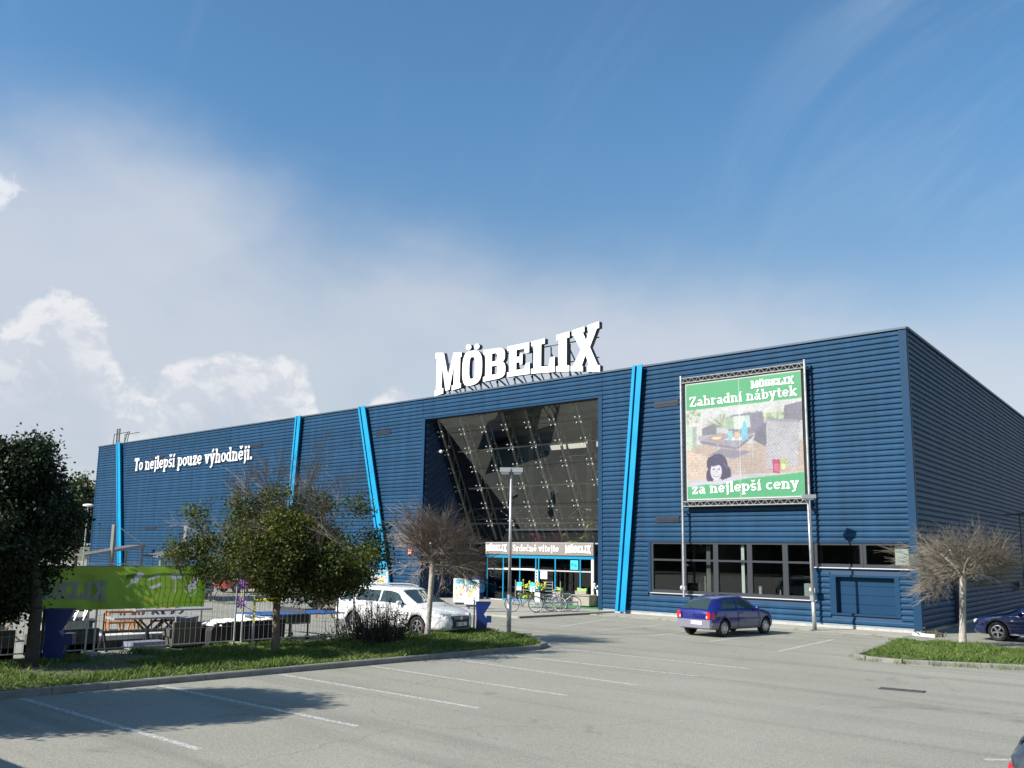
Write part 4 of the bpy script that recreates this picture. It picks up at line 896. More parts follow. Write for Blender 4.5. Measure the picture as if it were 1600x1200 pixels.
# bicycles and rack
tyre = mat('bike_tyre', (.03, .03, .03), .7)
def bicycle(label, loc, rz, fr, lean=0.):
    t = thing('bicycle', label, 'bicycle', loc, rz, 'bicycles at the rack'); t.rotation_euler = (R(lean), 0, rz); r = .33
    for x in (-.52, .52):
        T_ = Matrix.Translation((x, 0, r)) @ Matrix.Rotation(R(90), 4, 'X'); mb = MB(); mb.lathe([(r - .03, -.016), (r, -.012), (r, .012), (r - .03, .016)], 22, T_, True); w = mb.build('wheel', tyre, t)
        mb = MB(); mb.lathe([(r - .045, -.01), (r - .03, -.012), (r - .03, .012), (r - .045, .01)], 22, T_, True)
        for i in range(14): a = 2 * math.pi * i / 14; mb.tube(T_ @ Vector((0, 0, .02 * (-1) ** i)), T_ @ Vector(((r - .04) * math.cos(a), (r - .04) * math.sin(a), 0)), .0035, .0035, 3, False)
        mb.build('rim', chrome, w)
    bb, st_, hd_, ra, fa_ = (-.08, 0, .29), (-.22, 0, .80), (.36, 0, .82), (-.52, 0, r), (.52, 0, r)
    mb = MB(); mb.path([bb, (-.2, 0, .74), (.35, 0, .78), (.37, 0, .66), bb], .02); mb.tube((-.2, .0, .74), (-.22, 0, .86), .013)
    for y in (-.05, .05): mb.tube((-.2, y * .3, .72), (-.52, y, r), .011); mb.tube(bb, (-.52, y, r), .012); mb.tube((.37, y, .66), (.52, y, r), .014)
    mb.build('frame', fr, t); MB().ball((-.24, 0, .89), .14, .07, .035, 8, 5).build('saddle', dark, t)
    MB().path([(.36, 0, .80), (.38, 0, .98), (.40, -.28, 1.02), (.30, -.32, 1.02)], .014).path([(.38, 0, .98), (.40, .28, 1.02), (.30, .32, 1.02)], .014).build('handlebar', dark, t)
    mb = MB(); mb.tube((-.08, -.07, .29), (-.08, .07, .29), .09, .09, 12); mb.tube((-.08, .08, .29), (.04, .08, .17), .012); mb.tube((-.08, -.08, .29), (-.2, -.08, .41), .012); mb.build('crankset', steel, t)
    return t
bicycle('dark purple bicycle standing left of the bike rack, rear wheel to the left', (-15.55, -3.95, .075), R(50), mat('frame_purple', (.10, .03, .12), .3, .2), 4)
bicycle('blue framed bicycle locked in the middle of the rack in front of the flowers', (-15.0, -3.0, .075), R(38), mat('frame_blue', (.02, .04, .18), .3, .2), -3)
bicycle('grey silver bicycle with front wheel in the right end of the rack', (-14.85, -2.2, .075), R(48), mat('frame_silver', (.35, .36, .38), .3, .5), 3)
rk = thing('bike_rack', 'low steel bike rack at the edge of the raised walkway', 'bike rack', (-14.3, -3.0, .075))
m = MB(); m.path([(0, -1.2, 0), (0, -1.2, .42), (0, 1.2, .42), (0, 1.2, 0)], .028)
for i in range(6): m.path([(0, -1.0 + i * .4, .42), (-.35, -1.0 + i * .4, .30), (-.45, -1.0 + i * .4, .0)], .012)
m.tube((-.45, -1.2, .02), (-.45, 1.2, .02), .02); m.build('frame', steel, rk)
step = struct('walkway_kerb', MB().box(-13.62, -13.5, -6.4, -1.95, 0, .08), kerbm)

# A-boards
def poster_fn(seed):
    def fn(U, V):
        a = Art(U, V, (.80, .80, .80)); a.r = np.random.default_rng(seed); a.put((V > .80) & (U > .06) & (U < .94), (.15, .52, .62)); a.spots(.1, .9, .1, .75, 26, .05, [(.55, .08, .14), (.1, .12, .2), (.72, .66, .1), (.45, .45, .45), (.7, .3, .4)], .9); a.line(.3, .3, .75, .7, .06, (.75, .72, .2)); return a.c
    return fn
def aboard(label, loc, rz, seed, h=1.15, w=.72):
    t = thing('pavement_sign', label, 'sign board', loc, rz, 'poster boards in front of the store')
    MB().box(-w / 2, w / 2, -.02, .02, .30, .30 + h).build('frame', white, t); paint(26, 40, poster_fn(seed), (-w / 2 + .04, w / 2 - .04, .34, .26 + h), -.025, 'poster', t)
    MB().box(-.24, .24, -.03, .03, .2, .30).build('spring_foot', dark, t); mb = MB(); mb.prism([(-.42, -.28), (.42, -.28), (.36, .28), (-.36, .28)], 0, .1); mb.build('water_base', mat('base_grey', (.33, .34, .36), .6), t); return t
aboard('white poster board with teal heading, the nearer of the pair beside the blue bin', (-16.85, -5.85, .075), R(30), 5, 1.05, .66)
aboard('white poster board partly hidden behind the nearer one by the dark reveal', (-18.35, -5.1, .075), R(30), 6, 1.05, .68)
aboard('small teal poster board behind the white estate car, left of the slanted cyan beam', (-30.0, -3.4, .0), R(40), 7, 1.35, 1.0)
aboard('small teal poster board above the white car roof, right of the slanted cyan beam', (-26.35, -3.4, .0), R(40), 8, 1.3, .95)
# bins
bb_ = mat('bin_blue', (.004, .022, .14), .35, 0, .08, 3); bb2 = mat('bin_light_blue', (.02, .22, .50), .35)
def litter_bin(label, loc, rz, hh=1.12):
    t = thing('litter_bin', label, 'litter bin', loc, rz, 'blue litter bins on the grass strip')
    mb = MB(); A_ = .20; prof = [(-.26, 0), (.14, 0), (.20, .42), (.14, .50), (.04, .66), (.30, 1.06), (.30, 1.12), (-.28, 1.12), (-.24, .5)]
    mb.prism(prof, -A_, A_, Matrix(((1, 0, 0, 0), (0, 0, 1, 0), (0, 1, 0, 0), (0, 0, 0, 1)))); mb.build('body', bb_, t)
    MB().box(.15, .34, -.19, .19, .36, .60).build('flap', bb_, t); MB().box(-.29, .31, -A_ - .015, A_ + .015, 1.12, 1.145).build('lid', bb_, t); MB().tube((-.34, 0, 0), (-.34, 0, 1.2), .03, .03, 8).build('post', steel_d, t); t.scale = (hh / 1.12,) * 3; return t
litter_bin('blue slanted litter bin at the grass tip, beside the tall lamp pole', (-8.95, -12.95, .1), R(44), .92)
litter_bin('blue litter bin on the shaded grass below the green fence banner', (-9.0, -26.25, .1), R(58), 1.1)
eb = thing('entrance_bin', 'dark blue drum bin with a light blue belly standing left of the entrance doors', 'litter bin', (-24.75, 2.15, .075)); MB().lathe([(0, 0), (.36, 0), (.38, .3), (0, .3)], 14).build('base', bb_, eb, True); MB().lathe([(.30, .3), (.43, .42), (.43, .8), (.28, .92)], 14).build('belly', bb2, eb, True); MB().lathe([(.27, .92), (.40, .98), (.40, 1.18), (0, 1.24)], 14).build('lid', bb_, eb, True)
# debris heap by the corner
dh = thing('flower_bed', 'small heap of dry flowers edged by a pale stone at the building corner', 'flower bed', (.55, -.75, 0), R(-14)); MB().box(-.5, .35, -.22, -.12, 0, .09).build('edge_stone', white, dh)
m = MB()
for i in range(90): m.ball((rg.gauss(.05, .26), rg.gauss(.1, .14), abs(rg.gauss(.06, .07))), .045, .04, .03, 5, 3)
m.build('dry_flowers', mat('dry_leaf', (.10, .085, .045), .9, 0, 0, 3, island=.25), dh)['kind'] = 'stuff'
# lamp poles
def lamp(label, loc, H, heads, rz=0., r0=.075, hw_=.26):
    t = thing('lamp_post', label, 'street lamp', loc, rz, 'lamp posts of the car park'); mb = MB(); mb.tube((0, 0, 0), (0, 0, 1.2), r0, r0, 12).tube((0, 0, 1.2), (0, 0, H), r0 * .78, r0 * .5, 12); mb.build('pole', steel, t, True); MB().box(-.15, .15, -.15, .15, 0, .02).build('base_plate', steel_d, t)
    for x in heads:
        mb = MB(); mb.tube((0, 0, H - .06), (x * .4, 0, H - .04), .025, .025, 6); mb.prism([(-hw_, -.16), (hw_, -.16), (hw_ * .8, .16), (-hw_ * .8, .16)], H - .14, H + .0, TM((x, 0, 0))); h_ = mb.build('lamp_head', mat('lamp_housing', (.30, .32, .33), .5), t)
        MB().box(x - hw_ * .7, x + hw_ * .7, -.12, .12, H - .20, H - .141).build('lens', mat('lamp_lens', (.62, .66, .66), .2), h_)
    return t
lamp('tall double headed lamp post at the tip of the long grass strip', (-7.92, -12.8, .1), 5.22, (-.20, .20), R(44), hw_=.17)
l2 = lamp('tall single headed lamp post close to the right pole of the banner', (-3.12, -1.8, .0), 4.90, (0,), R(44)); l2.rotation_euler = (0, R(-.9), R(44))
MB().tube((-.02, 0, 1.05), (-.02, 0, 1.25), .10, .10, 8).build('cable_box', steel, l2)
# ------------------------------------------------------------------ trees
bark = mat('bark', (.16, .125, .09), .95, 0, .35, 9, .8, 22); barkl = mat('pale_bark', (.36, .33, .29), .95, 0, .25, 7, .7, 16); twig = mat('bare_twig', (.22, .175, .14), .9, 0, 0, 2, island=.35); twigd = mat('dark_twig', (.06, .045, .032), .9, island=.3); twigg = mat('grey_twig', (.16, .14, .105), .9, island=.3)
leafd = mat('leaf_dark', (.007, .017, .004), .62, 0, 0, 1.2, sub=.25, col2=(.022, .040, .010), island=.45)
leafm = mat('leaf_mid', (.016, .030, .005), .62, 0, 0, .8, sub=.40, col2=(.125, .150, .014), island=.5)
leaff = mat('leaf_far', (.05, .075, .028), .7, 0, 0, .4, sub=.25, col2=(.085, .105, .045), island=.35)
def trunk_mesh(name, pts, mt, par, n=10):
    mb = MB(); rg = random.Random(1)
    for (p, r), (q, s) in zip(pts, pts[1:]): mb.tube(p, q, r, s, n, False)
    return mb.build(name, mt, par, True)
def branches(rg, start, n, L0, spread, levels, r0, mb, mr, ups=.5, droop=0., wig=.25, hist=None, el_lo=8, el_hi=80, kids=(3, 5), rk=.5):
    """random branching of thin tubes from start"""
    tips = []
    def grow(p, d, l, r, lev):
        segs = 3; q = p
        for i in range(segs):
            d2 = (d + Vector((rg.gauss(0, wig), rg.gauss(0, wig), rg.gauss(0, wig) * .7 - droop * (levels - lev + 1) * .5 + ups * .1))).normalized(); e = q + d2 * (l / segs)
            rr_ = r * (1 - .22 * i); mb.tube(q, e, rr_, rr_ * .78, 4 if r > .012 else 3, False)
            if lev > 0:
                for _ in range(rg.randint(*kids) // (1 if i else 2)):
                    nd = (d2 + Vector((rg.gauss(0, spread), rg.gauss(0, spread), rg.gauss(0, spread * .8)))).normalized(); grow(e, nd, l * rg.uniform(.5, .78), r * rk, lev - 1)
            q = e; d = d2
        tips.append(q)
    for i in range(n):
        a = 2 * math.pi * (i + rg.random() * .6) / n; e = R(rg.uniform(el_lo, el_hi)); d = Vector((math.cos(a) * math.cos(e), math.sin(a) * math.cos(e), math.sin(e)))
        grow(Vector(start) + Vector((rg.gauss(0, mr), rg.gauss(0, mr), rg.gauss(0, mr))), d, L0 * rg.uniform(.8, 1.15), r0 * rg.uniform(.6, 1.), levels)
    return tips
def leaves(pts, per, sp_, size, mt, name, par, seed=0, flat=.35, compound=True):
    rg = np.random.default_rng(seed); P = np.repeat(np.array([tuple(p) for p in pts]), per, 0); n = len(P); P = P + rg.normal(0, sp_, (n, 3)) * np.array([1, 1, .8])
    a = rg.uniform(0, 2 * math.pi, n); t = rg.normal(0, .55, n) - .25; u = np.stack([np.cos(a) * np.cos(t), np.sin(a) * np.cos(t), np.sin(t)], 1); r = rg.normal(0, 1, (n, 3)); w = np.cross(u, r); w /= np.linalg.norm(w, axis=1)[:, None] + 1e-6
    s = size * rg.uniform(.55, 1.3, n)[:, None]; l = u * s; w = w * s * flat
    co = np.stack([P - l * .1, P + l * .45 + w, P + l, P + l * .45 - w], 1).reshape(-1, 3)
    me = bpy.data.meshes.new(name); me.vertices.add(4 * n); me.vertices.foreach_set('co', co.ravel()); me.loops.add(4 * n); me.loops.foreach_set('vertex_index', np.arange(4 * n)); me.polygons.add(n); me.polygons.foreach_set('loop_start', np.arange(n) * 4); me.update(calc_edges=True); me.materials.append(mt); return put(name, me, par)
def clumps(rg, n, c, r, hollow=.5, bottom=-.8, top=1.):
    o = []
    while len(o) < n:
        v = Vector((rg.gauss(0, 1), rg.gauss(0, 1), rg.gauss(0, 1))).normalized() * rg.uniform(hollow, 1) ** .6
        if v.z < bottom or v.z > top: continue
        o.append((c[0] + v.x * r[0], c[1] + v.y * r[1], c[2] + v.z * r[2]))
    return o
# half leafy tree with the yellow tie
t1 = thing('leafy_tree', 'broad half leafy tree tied with a yellow strap in the middle of the grass strip', 'tree', (-7.55, -21.55, .1)); rg = random.Random(5)
trunk_mesh('trunk', [((0, 0, -.1), .125), ((.02, .01, .3), .10), ((-.02, 0, 1.0), .092), ((.0, .02, 1.65), .085)], bark, t1)
mb = MB(); tips = branches(rg, (0, 0, 1.65), 15, 1.12, .45, 2, .040, mb, .05, ups=.7, droop=.0, wig=.16, el_lo=8, el_hi=74); mb.build('branches', bark, t1)
mb = MB(); top_ = branches(rg, (-.05, .05, 2.55), 90, .85, .34, 2, .013, mb, .8, ups=.5, wig=.16, el_lo=5, el_hi=60, kids=(2, 4)); 
mb.build('bare_twigs', twig, t1)
cl = clumps(rg, 75, (rt.x * .15, rt.y * .15, 2.62), (1.9, 2.0, .80), .3, -.9, .9) + clumps(rg, 45, (rt.x * .1, rt.y * .1, 2.25), (2.6, 2.7, .55), .5, -.9, .9) + clumps(rg, 130, (rt.x * .75, rt.y * .75, 2.05), (1.5, 1.6, .75), .3, -.95, .9) + [p for p in tips if p.z < 3.4][::5]
rv = random.Random(9)
for (dx, dz) in ((-2.65, 1.95), (-2.45, 1.75), (-2.1, 1.85), (-1.9, 2.2), (-.5, 3.15), (-.2, 3.4), (-.9, 3.1), (1.1, 3.1), (.6, 3.2), (2.4, 1.95), (2.3, 2.3), (2.2, 1.3), (2.0, 1.05), (-1.9, 1.5), (-1.5, 1.35), (-.4, 1.15), (.0, 1.0), (-2.2, 2.7), (1.9, 2.95)):   # stray tufts round the outline
    o_ = rt * dx; 
    for _ in range(4): cl.append((o_.x + rv.gauss(0, .12), o_.y + rv.gauss(0, .12), dz + .55 + rv.gauss(0, .1)))
leaves(cl, 125, .155, .072, leafm, 'crown', t1, 2)
# yellow strap and stakes
ym = mat('yellow_strap', (.75, .66, .02), .5); ts = thing('tree_stake', 'slim tree stake with yellow strap round the leafy tree trunk', 'tree stake', (-7.95, -21.95, .1)); MB().tube((0, 0, 0), (0, 0, 1.35), .025, .025, 6).build('stake', steel, ts); MB().path([(0, 0, 1.22), (.3, .32, 1.28), (.5, .42, 1.3), (.5, .28, 1.32), (.02, -.02, 1.24)], .025, 5).tube((.02, 0, 1.2), (.05, 0, .7), .016).build('strap', ym, ts)
# dark dense tree on the left
t0 = thing('dense_tree', 'large dark dense leafy tree at the left edge of the picture', 'tree', (-8.15, -27.1, .1)); rg = random.Random(12)
trunk_mesh('trunk', [((0, 0, -.1), .16), ((.0, .0, .3), .13), ((.02, 0, 1.2), .12), ((-.15, -.1, 2.2), .10)], mat('dark_bark', (.05, .042, .034), .95, 0, .3, 9, .8, 20), t0)
mb = MB(); tips = branches(rg, (-.7, -.65, 2.1), 14, .78, .5, 2, .045, mb, .08, ups=.7, droop=.0, wig=.2, el_lo=0, el_hi=80); mb.build('branches', bark, t0)
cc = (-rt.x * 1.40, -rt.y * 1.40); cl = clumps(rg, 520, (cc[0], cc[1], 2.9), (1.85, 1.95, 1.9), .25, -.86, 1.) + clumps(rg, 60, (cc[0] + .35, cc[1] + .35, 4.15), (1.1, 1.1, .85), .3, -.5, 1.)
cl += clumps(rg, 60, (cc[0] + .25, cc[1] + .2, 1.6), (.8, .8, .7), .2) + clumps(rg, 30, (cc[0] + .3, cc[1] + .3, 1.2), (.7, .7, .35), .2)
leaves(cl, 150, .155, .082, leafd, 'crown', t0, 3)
# same kind, standing in the row just outside the picture: their shade falls on the bays
for (x, y, z_, s, lab) in ((-6.0, -32.7, .1, 1.15, 'dense leafy tree of the row further left, its shade lying on the parking bays'),): 
    c = copy_tree(t0); c.location = (x, y, z_); c.scale = (s, s, s); c.rotation_euler = (0, 0, 2.4); c['label'] = lab; t0['group'] = c['group'] = 'dense trees of the kerb row'
# bare globe trees
def bare_tree(label, loc, h, rad, zs, seed, tm, bk_, n=34, lean=(0, 0), name='bare_tree', lo=-8, hi=78, drp=.0, r0=.018, th=.09):
    t = thing(name, label, 'tree', loc); rg = random.Random(seed)
    trunk_mesh('trunk', [((0, 0, -.1), th * 1.35), ((lean[0] * .2, lean[1] * .2, .35), th), ((lean[0] * .6, lean[1] * .6, h * .6), th * .92), ((lean[0], lean[1], h), th * .98), ((lean[0], lean[1], h + .12), th * .7)], bk_, t, 12)
    mb = MB(); 
    for i in range(7):
        a = i * .9; mb.path([(lean[0], lean[1], h), (lean[0] + .25 * math.cos(a), lean[1] + .25 * math.sin(a), h + .35), (lean[0] + .6 * math.cos(a), lean[1] + .6 * math.sin(a), h + .6 + .1 * (i % 3))], .030, 6)
    mb.build('limbs', bk_, t)
    mb = MB(); branches(rg, (lean[0], lean[1], h + .12), n, rad * .62, .42, 2, r0, mb, .12, ups=.35, droop=drp, wig=.17, el_lo=lo, el_hi=hi, kids=(3, 5), rk=.6); o = mb.build('crown', tm, t)
    o.matrix_local = Matrix.Translation((lean[0], lean[1], h)) @ Matrix.Diagonal((1, 1, zs, 1)) @ Matrix.Translation((-lean[0], -lean[1], -h)); return t
bare_tree('bare reddish twig ball tree with pale trunk beside the white car bonnet', (-8.05, -16.1, .1), 2.15, 1.65, .86, 21, twig, barkl, 46, (.10, .05), lo=-30, hi=85, drp=.02, r0=.021, th=.085)
bare_tree('bare grey umbrella shaped tree with white trunk on the right grass island', (2.72, -3.87, .08), 2.02, 1.72, .74, 33, twigg, barkl, 48, (.12, .06), lo=-22, hi=70, drp=.03, r0=.022, th=.10)
# bush by the fence
t = thing('twiggy_bush', 'dark twiggy bush on the grass in front of the white estate car', 'bush', (-8.0, -18.0, .1)); rg = random.Random(4); mb = MB()
for i in range(200):
    x, y = rg.gauss(0, .34), rg.gauss(0, .55); h_ = rg.uniform(.7, 1.5) * (1 - .22 * min(1, abs(y) / 1.2)); p = Vector((x, y, 0)); d = Vector((x * .5 + rg.gauss(0, .12), y * .35 + rg.gauss(0, .12), 1)).normalized(); q = p
    for s in range(4):
        e = q + (d + Vector((rg.gauss(0, .12), rg.gauss(0, .12), 0))) * h_ / 4; mb.tube(q, e, .012 - .0025 * s, .010 - .0025 * s, 3, False)
        if s > 0:
            for _ in range(2): mb.tube(e, e + Vector((rg.gauss(0, .1), rg.gauss(0, .1), rg.uniform(.06, .2))), .004, .002, 3, False)
        q = e
mb.build('stems', twigd, t)
leaves([(rg.gauss(0, .38), rg.gauss(0, .62), abs(rg.gauss(.18, .22))) for _ in range(110)], 45, .09, .05, mat('bush_leaf', (.022, .025, .010), .8, island=.5), 'foliage', t, 5)

# far trees and scrub behind the left end of the building
def far_tree(label, loc, h, r, seed, grp='trees beyond the store'):
    t = thing('far_tree', label, 'tree', loc, 0, grp); rg = random.Random(seed); trunk_mesh('trunk', [((0, 0, 0), .25), ((0, 0, h * .5), .16)], bark, t, 7)
    leaves(clumps(rg, 150, (0, 0, h * .62), (r, r, h * .40), .2), 40, .42, .34, leaff, 'crown', t, seed, .5)
far_tree('pale far tree rising just left of the building end', (-80.5, 3, 0), 9.2, 2.9, 41); far_tree('far tree behind the left street lamp', (-88, -2, 0), 8.2, 3.2, 42); far_tree('far tree at the back hidden partly by the dense dark tree', (-92, -12, 0), 8.6, 3.6, 43); far_tree('far tree behind the dark crown at the left edge', (-90, -24, 0), 8.2, 3.6, 44)
# low planting and houses behind the photographer's back, seen mirrored in the office glass
for i in range(9): far_tree('tree of the row across the road opposite the store front', (-66 + i * 10.5 + rg.uniform(-2, 2), -88 + rg.uniform(-4, 4), 0), rg.uniform(7, 9.5), rg.uniform(3.5, 5.0), 60 + i, 'trees across the road')

# ------------------------------------------------------------------ fences
wire = mat('fence_wire', (.34, .35, .35), .4, .6); wired = mat('dark_wire', (.07, .075, .08), .5, .5)
def fence_panel(label, a, b, h=2.0, wm=wire, fm=steel, grp='mobile fence panels', step=.145, z=.1):
    a = Vector(a); b = Vector(b); L_ = (b - a).length; t = thing('mobile_fence', label, 'fence', (a.x, a.y, z), math.atan2(b.y - a.y, b.x - a.x), grp)
    for x in (.06, L_ - .06): MB().tube((x, 0, .02), (x, 0, h + .06), .026, .026, 8).build('post', fm, t)
    MB().tube((.06, 0, .12), (L_ - .06, 0, .12), .016, .016, 6).build('rail', fm, t); MB().tube((.06, 0, h), (L_ - .06, 0, h), .016, .016, 6).build('rail', fm, t)
    mb = MB(); n = int(L_ / step)
    for i in range(1, n): mb.tube((i * L_ / n, 0, .12), (i * L_ / n, 0, h), .0045, .0045, 3, False)
    for z_ in (.5, .9, 1.3, 1.7): mb.tube((.06, .004, z_), (L_ - .06, .004, z_), .0030, .0030, 3, False)
    o = mb.build('wire_mesh', wm, t); o['kind'] = 'stuff'
    mb = MB(); 
    MB().box(-.12, .12, -.30, .30, -.06, .07).build('foot_block', concrete, t); return t
FX = -9.62
fence_panel('mobile fence panel at the left edge carrying the start of the green banner', (FX - .1, -33.0), (FX - .05, -29.15)); fence_panel('mobile fence panel behind the blue bin carrying the green banner', (FX - .05, -29.1), (FX, -25.30))
fence_panel('mobile fence panel in front of the grey low sofas with the banner end', (FX, -25.22), (FX + .02, -21.42)); fence_panel('mobile fence panel in front of the black covered goods and the leafy tree', (FX + .02, -21.33), (FX + .0, -17.55))
fence_panel('dark fence panel running back beside the table tennis table', (-10.15, -17.75), (-13.3, -17.85), 1.95, wired, steel_d, z=0.)
fence_panel('dark fence panel further back behind the table tennis table', (-13.35, -17.85), (-17.8, -18.0), 1.95, wired, steel_d, z=0.)
# green fence banner
FB = thing('fence_banner', 'long green M\u00d6BELIX banner with garden furniture drawings tied along the fence', 'banner', (FX + .05, -32.6, 0), R(90))
GL = (.19, .325, .045)
def fb_fn(U, V):
    a = Art(U, V, GL); k = 1 / 10.15; x = lambda m_: (m_) * k     # metres from the left end
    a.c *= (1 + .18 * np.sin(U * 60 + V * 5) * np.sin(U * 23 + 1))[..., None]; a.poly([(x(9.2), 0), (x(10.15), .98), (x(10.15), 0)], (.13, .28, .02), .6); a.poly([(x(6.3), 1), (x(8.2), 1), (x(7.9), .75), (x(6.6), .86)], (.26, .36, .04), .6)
    w_ = (.42, .43, .50)
    a.poly([(x(8.05), .79), (x(8.30), .84), (x(8.30), .72), (x(8.02), .66)], (.07, .14, .02)); a.poly([(x(8.05), .50), (x(8.35), .86), (x(8.50), .80), (x(8.28), .60)], w_, .9); a.poly([(x(8.58), .70), (x(8.9), .80), (x(8.92), .75), (x(8.6), .64)], w_); a.poly([(x(8.62), .50), (x(8.95), .60), (x(8.95), .53), (x(8.68), .44)], w_)
    a.ell(x(9.32), .74, .017, .07, w_, .95); a.line(x(9.32), .35, x(9.32), .7, .0012, w_); a.poly([(x(9.62), .42), (x(9.90), .42), (x(9.95), .80), (x(9.85), .74)], w_); a.line(x(9.55), .38, x(10.02), .40, .0018, w_); a.line(x(9.58), .40, x(9.75), .25, .0018, w_); a.line(x(9.75), .25, x(9.95), .40, .0018, w_)
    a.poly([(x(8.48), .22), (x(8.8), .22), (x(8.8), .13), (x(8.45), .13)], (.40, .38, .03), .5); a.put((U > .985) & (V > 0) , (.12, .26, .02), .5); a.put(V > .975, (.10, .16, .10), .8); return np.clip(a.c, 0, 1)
wav = lambda u, v: -.007 * np.sin(u * 75 + v * 1.2) - .012 * np.sin(u * 31 + 1) * (1 - v) - .008 * np.sin(v * 9 + u * 18)
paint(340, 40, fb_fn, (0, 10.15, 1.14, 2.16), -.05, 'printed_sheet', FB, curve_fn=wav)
gw = mat('banner_grey', (.42, .42, .48), .6, sub=.45)
pm_ = MATS['print'].copy(); t_ = pm_.node_tree; tr_ = t_.nodes.new('ShaderNodeBsdfTranslucent'); mx_ = t_.nodes.new('ShaderNodeMixShader'); mx_.inputs[0].default_value = .5; b_ = t_.nodes['Principled BSDF']
t_.links.new(t_.nodes['Color Attribute'].outputs[0], tr_.inputs[0]); t_.links.new(b_.outputs[0], mx_.inputs[1]); t_.links.new(tr_.outputs[0], mx_.inputs[2]); t_.links.new(mx_.outputs[0], t_.nodes['Material Output'].inputs[0])
FB.children[0].data.materials[0] = pm_
bl_ = block_word(2.25, .47, .006, [gw], FB, Matrix.Translation((5.32, -.13, 1.40)) @ Matrix.Rotation(R(90), 4, 'X') @ Matrix.Rotation(R(-1.5), 4, 'Z'), arch=(.10, .10), joined=True, name='brand_lettering')

# ------------------------------------------------------------------ garden goods behind the fence
def sofa(label, loc, rz, w, h=.62, cush=3):
    t = thing('wicker_sofa', label, 'sofa', loc, rz, 'wicker sofas behind the fence'); MB().box(-w / 2, w / 2, 0, .75, .05, .30).build('base', wickd, t); MB().box(-w / 2, w / 2, 0, .14, .05, h).build('backrest', wickd, t)
    for s in (-1, 1): MB().box(s * (w / 2 - .07) - .07, s * (w / 2 - .07) + .07, .14, .75, .05, h - .12).build('armrest', wickd, t)
    for i in range(cush):
        x = -w / 2 + .16 + (w - .3) * (i + .5) / cush; cw = (w - .32) / cush / 2 - .01
        mb = MB(); mb.prism([(-cw, -.09), (cw, -.09), (cw - .03, .09), (-cw + .03, .09)], 0, .48, TM((x, .25, .34), 0, R(-14))); mb.build('back_cushion', cushl, t); MB().box(x - cw, x + cw, .2, .74, .30, .42).build('seat_cushion', cushl, t)
    return t
sofa('dark wicker sofa back with cushions left of the blue bin behind the fence', (-10.15, -28.0, .0), R(90), 2.5, .70); sofa('dark wicker sofa back with pale cushions right of the blue bin', (-10.15, -25.55, .0), R(90), 1.45, .66, 2)
def xtable(label, loc, rz, w, d, h, top, legm):
    t = thing('garden_table', label, 'table', loc, rz, 'garden tables behind the fence'); MB().box(-w / 2, w / 2, -d / 2, d / 2, h - .05, h).build('tabletop', top, t)
    for y in (-.28, .28):
        for s in (-1, 1): MB().bar((s * .35 - .3 * 0, y, 0), (-s * .35, y, h - .05), .05, .05).build('leg', legm, t)
    MB().bar((-.5, 0, h * .5), (.5, 0, h * .5), .05, .05).build('stretcher', legm, t); return t
tgrey = mat('grey_tabletop', (.26, .26, .27), .5, 0, .12, 5); xtable('grey garden table on crossed black legs behind the fence', (-12.3, -22.55, 0), R(82), 2.1, .95, .74, tgrey, dark)
xtable('second grey garden table beyond the black covered goods', (-15.2, -20.5, 0), R(85), 2.4, 1.0, .74, tgrey, dark)
lb = thing('garden_bench', 'long black metal bench frame in front of the crossed leg table', 'bench', (-11.1, -23.1, 0), R(90)); MB().box(-1.25, 1.15, -.06, .06, .44, .50).build('rail', dark, lb)
for x in (-1.2, -.05, 1.1):
    for y in (-.25, .25): MB().bar((x, y, 0), (x, 0, .46), .05, .05).build('leg', dark, lb)
MB().tube((-1.22, 0, .44), (-1.22, 0, .95), .02).build('leg', dark, lb)
def lounge(name, label, cat, loc, rz, w, d, h, body, cu, grp=None):
    t = thing(name, label, cat, loc, rz, grp); MB().box(-w / 2, w / 2, -d / 2, d / 2, .06, h - .12).build('base', body, t); mb = MB(); mb.prism(rr(0, 0, w / 2 + .02, d / 2 + .02, 16, 6), h - .12, h); mb.build('cushion', cu, t); return t
bluegrey = mat('blue_grey_cushion', (.17, .18, .23), .85, 0, .08, 4); lounge('lounge_element', 'long low blue grey lounge cushion under the bench rail', 'lounge seat', (-11.75, -23.35, 0), R(90), 2.1, .8, .36, dark, cushl); lounge('lounge_element', 'blue grey lounge element with pale cushion top beside the armchair', 'lounge seat', (-11.7, -22.3, 0), R(90), 1.3, .8, .34, dark, bluegrey); lounge('footstool', 'small blue grey footstool in the front of the fenced area', 'footstool', (-10.7, -23.4, 0), R(90), .9, .6, .24, bluegrey, bluegrey)
armchair('dark_armchair', 'dark wicker armchair right beside the black covered goods', (-10.9, -22.25, 0), R(-100), .75, wickd, bluegrey, None, .60)
cv = thing('covered_goods', 'stacked garden goods under a black cover with a white folded top', 'covered stack', (-10.5, -20.75, 0), R(90)); blk = mat('black_cover', (.006, .006, .007), .75, 0, .3, 5, .4, 6)
mb = MB(); prof = [(-1.18, 0), (1.12, 0), (1.14, .60), (1.12, .68), (-.85, .66), (-1.02, .62), (-1.14, .45)]; mb.prism(prof, -.42, .42, Matrix(((1, 0, 0, 0), (0, 0, 1, 0), (0, 1, 0, 0), (0, 0, 0, 1)))); mb.build('cover', blk, cv)
mb = MB(); rg = random.Random(2)
for i in range(26): x = -1.02 + i * .07; mb.ball((x, -.1 + rg.gauss(0, .04), (.68 if x > -.85 else .60) + rg.gauss(0, .012)), .09, .40, .035 + rg.random() * .02, 8, 5)
for i in range(3): mb.box(-.10 + i * .22, .10 + i * .22, -.3, .2, .70, .82 - i * .03)
mb.build('folded_cover', white, cv)
for y_ in (-.9, 0, .9): pass
